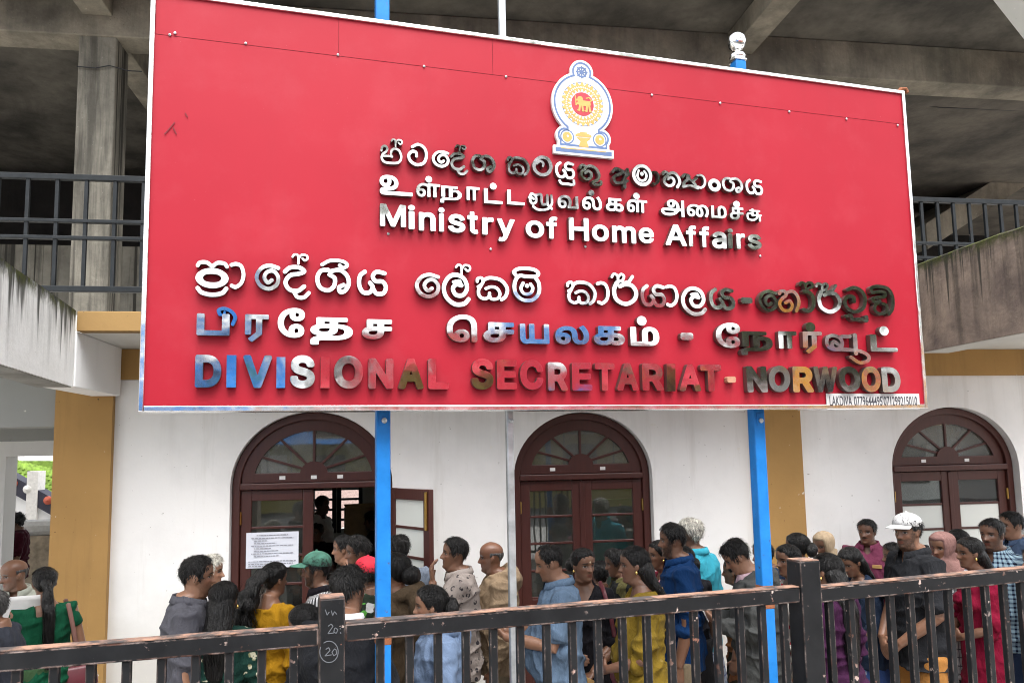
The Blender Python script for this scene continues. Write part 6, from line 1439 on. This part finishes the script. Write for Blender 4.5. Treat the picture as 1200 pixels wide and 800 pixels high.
person('woman in mustard yellow dress with long curly hair at the left door', 322, 659, 4.9, -140, 'f', skin=D2, hair_st='pulled', hair_mat='black_hair', tail='curly', tail_len=.46, tail_side=-.06, top='dress', top_mat=cl('mustard', (.44, .225, .012)), sleeve='elbow', bottom='skirt', bottom_mat=MATS['mustard'], yaw=-18, build=1.05)
person('bearded man in green cap and black and white striped shirt', 371, 647.5, 4.9, 98, skin=D2, hair_st='short', cap='cap_green', beard=1.0, moustache=.9, top='shirt', top_mat=cl('stripe_shirt', (.03, .03, .035), 'stripe', (.66, .66, .66), 1.15), sleeve='short', bottom_mat=DARKTR, collar=MATS['black_tee'])
person('short person with sleek dark hair and black jacket behind the left fence post', 352, 707, 4.0, 120, 'f', skin=D2, hair_st='pulled', tail='loose', tail_len=.30, top='jacket', top_mat=cl('black_jacket', (.012, .013, .016)), sleeve='long', bottom_mat=DARKTR, pitch=14)
person('black haired man in black jacket with white collar seen from behind', 409, 664.5, 3.75, -152, skin=D2, hair_st='thick', hair_mat='curly_hair', top='jacket', top_mat=MATS['black_jacket'], sleeve='long', bottom_mat=DARKTR, collar=cl('white_collar', (.72, .72, .75)), beard=.7, yaw=-14, hair_T=.9)
person('person in bright red cap between the black jacket man and the blue post', 431, 653.5, 5.0, 150, skin=D1, hair_st='short', cap='red_cap', top='tshirt', top_mat=cl('green_print', (.02, .03, .02), 'big', (.10, .35, .06), 1.6, (.6, .6, .6)), bottom_mat=DARKTR, pitch=-4)
person('dark man with black hair in patterned shirt looking into the left doorway', 419, 629, 5.6, 82, skin=D1, hair_st='thick', hair_mat='curly_hair', moustache=.5, top='shirt', top_mat=cl('bw_print', (.03, .03, .035), 'floral', (.5, .5, .5), 1.5), bottom_mat=DARKTR)
person('young man partly hidden behind the patterned shirt man in the doorway', 403, 626.5, 6.0, 95, skin=D3, hair_st='short', top='tshirt', top_mat=cl('dark_tee', (.02, .02, .025)), bottom_mat=DARKTR)
person('person in blue grey shirt hidden behind the left blue post', 467, 627, 5.7, 160, skin=D2, hair_st='thick', top='shirt', top_mat=cl('bluegrey_shirt', (.16, .19, .24)), bottom_mat=DARKTR)
person('woman in brown hooded jacket with hair in a bun beside the blue post', 463, 648, 4.4, 125, 'f', skin=D2, hair_st='pulled', tail='bun', top='jacket', top_mat=cl('brown_hoodie', (.080, .055, .033)), sleeve='long', bottom='skirt', bottom_mat=BROWNTR, hood=True, earring=True, build=1.08)
p = person('woman in pale blue grey hooded top with a red bag strap', 504, 685.5, 4.0, 84, 'f', skin=D3, hair_st='pulled', tail='bun', top='jacket', top_mat=cl('bluegrey_hoodie', (.15, .21, .32)), sleeve='long', bottom='skirt', bottom_mat=JEANS, hood=True, bindi=1, earring=True, build=1.1, yaw=-4)
bag(p, 'bag with red strap worn across the back of the woman in blue grey hooded top', (-.20, .05, .93), .10, .2, .05, 'leather_maroon', [[(.12, .02, 1.455), (.10, -.13, 1.36), (.02, -.165, 1.16), (-.12, -.12, 1.0), (-.19, .0, .93)]], strap_mat='shop_red')
person('man in pale patterned shirt with his hand at his chin', 535, 629.5, 5.2, 86, skin=D2, hair_st='short', arms=('chin', 'down'), top='shirt', top_mat=cl('monogram', (.40, .345, .31), 'mono', (.05, .045, .05), 1.0), sleeve='short', bottom_mat=DARKTR, collar=MATS['monogram'], pitch=-8, moustache=.5)
person('bald grey haired man in beige hooded top beside the pipe post', 575, 634.5, 5.4, 86, skin=(.14, .065, .038), hair_st='bald', hair_mat='grey_hair', grey=.7, top='jacket', top_mat=cl('beige_hoodie', (.36, .26, .165)), sleeve='long', bottom_mat=KHAKI, hood=True, beard=.2)
person('stout man in light blue polo shirt looking down before the middle door', 638, 637.5, 4.75, 84, skin=D3, hair_st='receding', hair_mat='black_hair', pitch=14, arms=('phone', 'phone'), top='tshirt', top_mat=cl('blue_polo', (.13, .195, .285)), sleeve='short', bottom_mat=BROWNTR, belly=.10, collar=MATS['blue_polo'], build=1.06, beard=.2)
p = person('woman in black cardigan turning her head to the right', 683, 642.5, 5.0, 6, 'f', skin=D2, hair_st='pulled', tail='bun', yaw=42, neck=(.13, .012, .55, 0), arms=('envelope', 'belly'), top='jacket', top_mat=cl('black_cardigan', (.014, .013, .016)), sleeve='elbow', bottom='skirt', bottom_mat=cl('plum_skirt', (.06, .015, .05)), earring=True, bindi=1)
o = held(p, 'envelope', 'brown paper envelope in the hand of the woman in black', 'envelope', Vector((-.03, .26, .87))*p.s, R(20), R(0), R(-28)); MB().box(-.11, .11, -.004, .004, -.05, .05, .002).build('folded_paper', MATS['envelope'], o)
bag(p, 'shoulder bag with maroon strap of the woman in black cardigan', (-.22, -.02, .95), .09, .2, .05, 'leather_maroon', [[(-.10, -.05, 1.44), (-.14, .07, 1.38), (-.185, .10, 1.2), (-.21, .03, .95)]])
person('person in black printed tee shirt between the two women at the middle door', 718, 643, 5.9, 78, skin=D1, hair_st='short', top='tshirt', top_mat=cl('print_tee', (.014, .015, .015), 'big', (.10, .09, .035), 1.5), bottom_mat=DARKTR, pitch=10, hair_T=1.6)
person('person with black hair turned away just behind the woman in black cardigan', 703, 658, 6.1, 170, skin=D1, hair_st='thick', top='tshirt', top_mat=MATS['dark_tee'], bottom_mat=DARKTR)
person('woman in olive yellow sari dress with long loose hair', 742, 640, 4.55, 80, 'f', skin=D1, hair_st='pulled', tail='loose', tail_len=.42, top='dress', top_mat=cl('olive_sari', (.19, .125, .016), 'dots', (.42, .34, .15), 1.3), sleeve='elbow', bottom='skirt', bottom_mat=MATS['olive_sari'], arms=('belly', 'belly'), belly=.05, build=1.14, earring=True)
person('woman in pink red flowered top behind the man in blue shirt', 772, 633, 5.6, 68, 'f', skin=D2, hair_st='pulled', tail='bun', top='kurta', top_mat=cl('pink_print', (.25, .02, .045), 'floral', (.62, .30, .34), 1.3), sleeve='elbow', bottom_mat=DARKTR, earring=True)
person('bearded man in deep blue shirt and khaki trousers', 787, 613.5, 5.2, 84, skin=D2, hair_st='short', beard=.95, moustache=.9, top='shirt', top_mat=cl('deep_blue', (.008, .040, .13)), sleeve='elbow', bottom_mat=KHAKI, collar=MATS['deep_blue'], hair_T=1.2)
person('old man with white hair in bright turquoise shirt', 808, 608.5, 5.75, 120, skin=D1, hair_st='thick', hair_mat='white_hair', grey=1, beard=.5, top='shirt', top_mat=cl('turquoise', (.05, .40, .53)), sleeve='short', bottom='skirt', bottom_mat=cl('sarong', (.42, .48, .58), 'grid', (.08, .12, .30), 1.0), collar=MATS['turquoise'])
person('woman with low black hair knot behind the man in blue shirt', 800, 640, 5.45, 140, 'f', skin=D1, hair_st='pulled', tail='bun', top='blouse', top_mat=MATS['dark_tee'], bottom='skirt', bottom_mat=DARKTR)
p = person('man in grey hooded jacket looking down at a paper, left of right blue post', 852, 631, 5.0, 84, skin=D3, hair_st='thick', pitch=30, arms=('phone', 'phone'), top='jacket', top_mat=cl('grey_hoodie', (.085, .088, .085)), sleeve='long', bottom_mat=DARKTR, hood=True, collar=cl('pink_collar', (.58, .40, .45)), lean=.10, hair_T=.9)
paper_sheet(p, 'small white paper in the hands of the man in grey hooded jacket', Vector((.0, .36, 1.215))*p.s, .10, .14, R(50))
person('woman in green printed sari hidden in front of the grey jacket man', 858, 654, 5.9, 95, 'f', skin=D2, hair_st='pulled', tail='loose', top='dress', top_mat=cl('camo_sari', (.05, .14, .06), 'big', (.30, .12, .05), .8, (.05, .05, .03)), sleeve='elbow', bottom='skirt', bottom_mat=MATS['camo_sari'])
person('dark haired man mostly hidden by the right blue post', 893, 635, 6.0, 60, skin=D1, hair_st='short', top='shirt', top_mat=cl('navy_shirt', (.02, .035, .07)), bottom_mat=DARKTR)
p = person('woman in white and red flowered top beside the right fence post', 922, 638, 5.2, 52, 'f', skin=D2, hair_st='pulled', tail='loose', tail_len=.3, top='kurta', top_mat=cl('white_floral', (.62, .58, .53), 'floral', (.42, .03, .05), 1.25, (.08, .07, .06)), sleeve='elbow', bottom='skirt', bottom_mat=KHAKI, arms=('bag', 'belly'), earring=True)
bag(p, 'orange patterned cloth bag carried by the woman in flowered top', (-.10, .25, .86), .10, .26, .06, 'cardboard', [[(-.16, .20, .98), (-.13, .25, .86)], [(-.06, .20, .98), (-.07, .25, .86)]], name='cloth_bag', strap_mat='bag_cream')
person('woman with bun and gold earring in side view below the right pillar', 933, 624.5, 5.7, 100, 'f', skin=D2, hair_st='pulled', tail='bun', top='kurta', top_mat=cl('teal_kurta', (.03, .10, .13)), bottom_mat=DARKTR, earring=True)
person('woman in beige headscarf looking down at the white wall', 962, 624, 6.5, 45, 'f', skin=D1, scarf='scarf_beige' if 'scarf_beige' in MATS else cl('scarf_beige', (.43, .33, .22)).name, top='kurta', top_mat=MATS['scarf_beige'], sleeve='long', bottom_mat=DARKTR, pitch=16)
person('woman in purple dress with pinned hair behind the right fence post', 968, 648, 4.55, 118, 'f', skin=D2, hair_st='pulled', tail='loose', tail_len=.55, tail_side=-.03, top='dress', top_mat=cl('purple_dress', (.040, .010, .036)), sleeve='long', bottom='skirt', bottom_mat=MATS['purple_dress'], earring=True)
person('man with moustache in mauve shirt facing the street at the white wall', 1015, 608.5, 6.75, 12, skin=(.10, .05, .032), hair_st='short', moustache=1.0, top='shirt', top_mat=cl('mauve_shirt', (.19, .045, .090)), sleeve='long', bottom_mat=DARKTR, collar=MATS['mauve_shirt'], build=1.08, yaw=-8)
p = person('long haired woman in navy denim jacket looking down', 991, 641, 5.5, 55, 'f', skin=D2, hair_st='pulled', tail='loose', tail_len=.48, pitch=24, yaw=10, top='jacket', top_mat=cl('navy_denim', (.022, .035, .065)), sleeve='long', bottom='skirt', bottom_mat=cl('blue_print', (.05, .10, .28), 'floral', (.40, .48, .62), .9), arms=('belly', 'belly'))
bag(p, 'cream shoulder bag on the arm of the woman in denim jacket', (.21, .08, 1.06), .13, .30, .05, 'bag_cream', [[(.10, -.02, 1.46), (.17, .10, 1.35), (.20, .13, 1.2), (.21, .08, 1.05)]], rz=R(40))
p = person('young man in white cap and black polo shirt with clasped hands', 1062, 602.5, 5.15, 56, skin=D2, hair_st='short', cap='cap_white', beard=.8, moustache=.75, arms=('clasp', 'clasp'), top='tshirt', top_mat=cl('black_polo', (.020, .021, .024)), sleeve='short', bottom_mat=cl('tan_trousers', (.42, .19, .05)), collar=MATS['black_polo'], yaw=16, length=.78)
person('person in maroon top mostly hidden behind the man in white cap', 1046, 636, 6.0, 70, skin=D1, hair_st='short', top='shirt', top_mat=cl('maroon_shirt', (.12, .012, .03)), bottom_mat=DARKTR)
person('woman in dusty pink headscarf and white checked blouse', 1102, 624, 5.7, 40, 'f', skin=D2, scarf=cl('scarf_pink', (.34, .19, .17)).name, top='kurta', top_mat=cl('white_check', (.66, .66, .67), 'grid', (.12, .12, .14), 1.0), sleeve='long', bottom='skirt', bottom_mat=DARKTR, arms=('belly', 'down'), pitch=6)
person('person with dark hair hidden between the pink headscarf and the checked shirt', 1121, 620, 6.4, 70, 'f', skin=D1, hair_st='pulled', tail='bun', top='tshirt', top_mat=MATS['dark_tee'], bottom_mat=DARKTR)
person('woman in plain red dress with loose black hair facing left', 1135, 629.5, 5.3, 62, 'f', skin=D1, hair_st='pulled', tail='loose', tail_len=.40, top='dress', top_mat=cl('red_dress', (.21, .007, .030)), sleeve='elbow', bottom='skirt', bottom_mat=MATS['red_dress'], earring=True, arms=('belly', 'belly'))
person('man in blue checked shirt and jeans facing the street near the right edge', 1161, 608, 5.6, 30, skin=D1, hair_st='short', moustache=.9, beard=.5, top='shirt', top_mat=cl('blue_check', (.36, .50, .58), 'check', (.015, .045, .12), 1.0, (.01, .012, .03)), sleeve='short', bottom_mat=JEANS, collar=MATS['blue_check'], build=1.08)
person('man in grey blue shirt looking left at the right door', 1184, 599.5, 6.3, 60, skin=D3, hair_st='short', top='shirt', top_mat=cl('slate_shirt', (.10, .15, .25)), bottom_mat=DARKTR, collar=MATS['slate_shirt'])
person('person in white shirt cut off at the right edge of the queue', 1213, 640, 5.2, 70, skin=D2, hair_st='short', top='shirt', top_mat=MATS['white_tee'], bottom_mat=DARKTR)
# inside the office
p = person('man in white shirt standing inside the office holding papers', 378, 581, 9.5, -60, skin=(.07, .035, .022), hair_st='short', arms=('hold', 'hold'), top='shirt', top_mat=cl('office_shirt', (.95, .95, .90)), sleeve='long', bottom_mat=DARKTR)
paper_sheet(p, 'white sheet held by the man inside the office', Vector((0, .36, 1.22))*p.s, .20, .26, R(55))
person('dark haired clerk in black inside the office behind the desk', 435, 600, 9.2, 100, skin=D1, hair_st='thick', top='tshirt', top_mat=MATS['black_tee'], bottom_mat=DARKTR)
person('dark figure inside the office below the man in white shirt', 371, 614, 9.0, 30, skin=D1, hair_st='thick', top='tshirt', top_mat=MATS['black_tee'], bottom_mat=DARKTR)
build_people()
# red umbrella-like bottle and blue bag held low by the man in white cap
# ------------------------------------------------------------------ the other side of the street (it shows in the steel letters and the door glass)
def street_thing(name, x, d, label, cat):
    v = sroot @ Vector((x, d, .62)); return empty(name, v, SIGN_TURN, label, cat)
def shop(x0, x1, d, label, wall_m, band_m, low_m, zt, zb, z1, windows=True):
    t = street_thing('shop_building', (x0+x1)/2, d, label, 'shop'); L = (x1-x0)/2; b = .62
    MB().box(-L, L, -5, 0, zt-b, z1-b).build('wall', MATS[wall_m], t)
    MB().box(-L, L, -5, -.02, 0, zb-b-.01).build('shopfront', MATS[low_m], t)
    MB().box(-L, L, -.3, .25, zb-b, zt-b-.01).build('sign_band', MATS[band_m], t)
    MB().prism([(-L, .26, zb-b-.02), (L, .26, zb-b-.02), (L, 1.0, zb-b-.45), (-L, 1.0, zb-b-.45)], (0, 0, .03)).build('awning', MATS[band_m], t)
    n = max(2, int(L*2/1.6))
    for i in range(n):
        xx = -L+(i+.5)*2*L/n; MB().box(xx-.45, xx+.45, -.018, .02, .5, zb-b-.75).build('shutter', MATS['dark_iron' if i % 2 else 'shop_cream'], t)
        if windows: MB().box(xx-.35, xx+.35, .001, .03, zt-b+.25, z1-b-.3).build('window', MATS['dark_iron'], t)
    rr = random.Random(int(x0*10)); m_ = ('shop_cream', 'shop_red', 'shop_blue', 'shop_orange', 'emblem_white', 'dark_iron', 'shop_green')
    for i in range(int(L*2.4)):
        xx = rr.uniform(-L+.4, L-.4); zz = rr.uniform(zb-b-.2, zt-b); MB().box(xx-rr.uniform(.12, .5), xx+rr.uniform(.12, .5), .26, .285+.004*i, zz, zz+rr.uniform(.12, .4)).build('poster', MATS[rr.choice(m_)], t)
    for i in range(int(L*1.6)):
        xx = rr.uniform(-L+.3, L-.3); MB().box(xx-.02, xx+.02, .30, .34, .5, z1-b).build('downpipe', MATS[rr.choice(('emblem_white', 'dark_iron'))], t)
    MB().box(-L-.2, L+.2, -5.2, .06, z1-b+.002, z1-b+.14).build('roof', MATS['roof_sheet'], t)
shop(-9, -.7, -9.0, 'blue fronted shop across the street, seen only as a reflection', 'shop_blue', 'shop_blue', 'shop_olive', 4.0, 3.0, 4.9)
shop(-.1, .9, -9.3, 'narrow cream shop across the street, seen only as a reflection', 'shop_cream', 'roof_sheet', 'shop_olive', 3.9, 3.1, 4.7)
shop(1.3, 10.6, -9.0, 'long red fronted shop across the street, seen only as a reflection', 'shop_red', 'shop_red', 'shop_olive', 4.1, 3.15, 4.7, False)
shop(11.3, 18, -9.2, 'orange fronted shop across the street, seen only as a reflection', 'shop_cream', 'shop_orange', 'shop_cream', 4.2, 3.2, 4.8)
t = street_thing('billboard', 5.6, -8.9, 'bright blue billboard on the red shop, seen only as a reflection', 'billboard')
MB().box(-1.4, 1.4, -.1, 0, 4.25, 5.0).build('face', MATS['shop_blue'], t); MB().box(-1.2, -1.1, -.2, -.11, 3.9, 4.9).build('prop', MATS['dark_iron'], t); MB().box(1.1, 1.2, -.2, -.11, 3.9, 4.9).build('prop', MATS['dark_iron'], t)
def tree(x, d, H, rx, rz, zc_, label, n, seed):
    t = street_thing('street_tree', x, d, label, 'tree'); rr = np.random.RandomState(seed)
    tr = MB(); tr.tube([(0, 0, 0), (.1, 0, zc_*.4), (-.1, .1, zc_*.75), (0, 0, zc_)], [.32, .26, .2, .12], 12)
    tr.build('trunk', MATS['bark'], t, True)
    for k in range(6):
        a = k*1.05; m = MB(); m.tube([(0, 0, zc_*.72), (math.cos(a)*rx*.4, math.sin(a)*1.2, zc_*.95), (math.cos(a)*rx*.8, math.sin(a)*2.2, zc_+rz*.3)], [.12, .08, .03], 7); m.build('limb', MATS['bark'], t, True)
    cl_ = rr.normal(size=(46, 3)); cl_ /= np.linalg.norm(cl_, axis=1, keepdims=True); cl_ *= rr.uniform(.35, 1, (46, 1)); cl_ *= np.array([rx, 2.6, rz]); cl_[:, 2] += zc_
    V = []; F = []
    for i in range(n):
        c = cl_[rr.randint(46)]+rr.normal(size=3)*np.array([.55, .5, .42])*(rz/2.2)**.5; u = rr.normal(size=3); u /= np.linalg.norm(u); w_ = np.cross(u, rr.normal(size=3)); w_ /= np.linalg.norm(w_); k = rr.uniform(.24, .42)
        b = len(V); V += [tuple(c+u*k), tuple(c+w_*k*.45), tuple(c-u*k), tuple(c-w_*k*.45)]; F.append((b, b+1, b+2, b+3))
    mesh_obj('crown', V, F, MATS['leaf'], t)
tree(17.5, -15.0, 9, 4.6, 1.9, 7.2, 'broad green tree across the street at the right, seen only as a reflection', 5200, 3)
tree(8.5, -16.0, 13, 10.5, 2.6, 13.0, 'tall spreading dark tree above the red shop, seen only as a reflection', 10000, 5)
tree(-9.0, -15.0, 10, 3.6, 2.4, 7.5, 'leafy tree above the blue shop, seen only as a reflection', 3600, 9)
for k, (z, sg) in enumerate(((4.4, .35), (4.75, .42), (5.1, .3), (5.5, .5), (5.9, .4), (6.5, .5))):
    t = street_thing('overhead_wire', 4, -5.0-k*.25, ('lowest', 'second lowest', 'third lowest', 'third highest', 'second highest', 'highest')[k]+' of six black wires along the street, seen only as a reflection', 'wire')
    MB().tube([(x, 0, z-.62-sg*(1-((x/16.)**2))) for x in np.linspace(-16, 16, 17)], .022, 5).build('cable', MATS['dark_iron'], t)
# small things on clothes
def chest(P, x, z, w_, h_, mat, name):
    o = [c for c in P.root.children if c.name.split('.')[0] == 'top'][0]; x, z = x*P.s, z*P.s
    co = np.empty(len(o.data.vertices)*3); o.data.vertices.foreach_get('co', co); co = co.reshape(-1, 3); k = (np.abs(co[:, 0]-x) < .02) & (np.abs(co[:, 2]-z) < .02) & (co[:, 1] > 0)
    if not k.any(): return
    y = co[k, 1].max(); MB().box(x-w_/2, x+w_/2, y-.012, y+.004, z-h_/2, z+h_/2, .002).build(name, MATS[mat], P.root)
for P in JOBS:
    if 'mauve' in P.label: chest(P, -.085, 1.275, .075, .028, 'envelope', 'pocket_slip')
    if 'deep blue' in P.label: chest(P, -.085, 1.27, .05, .045, 'envelope', 'pocket_slip')
    if 'white cap' in P.label and 'polo' in P.label: chest(P, -.075, 1.27, .022, .034, 'white_label', 'chest_mark')
# drop the workshop scene
bpy.data.scenes.remove(TMP)
for b_ in list(bpy.data.meshes):
    if b_.users == 0: bpy.data.meshes.remove(b_)
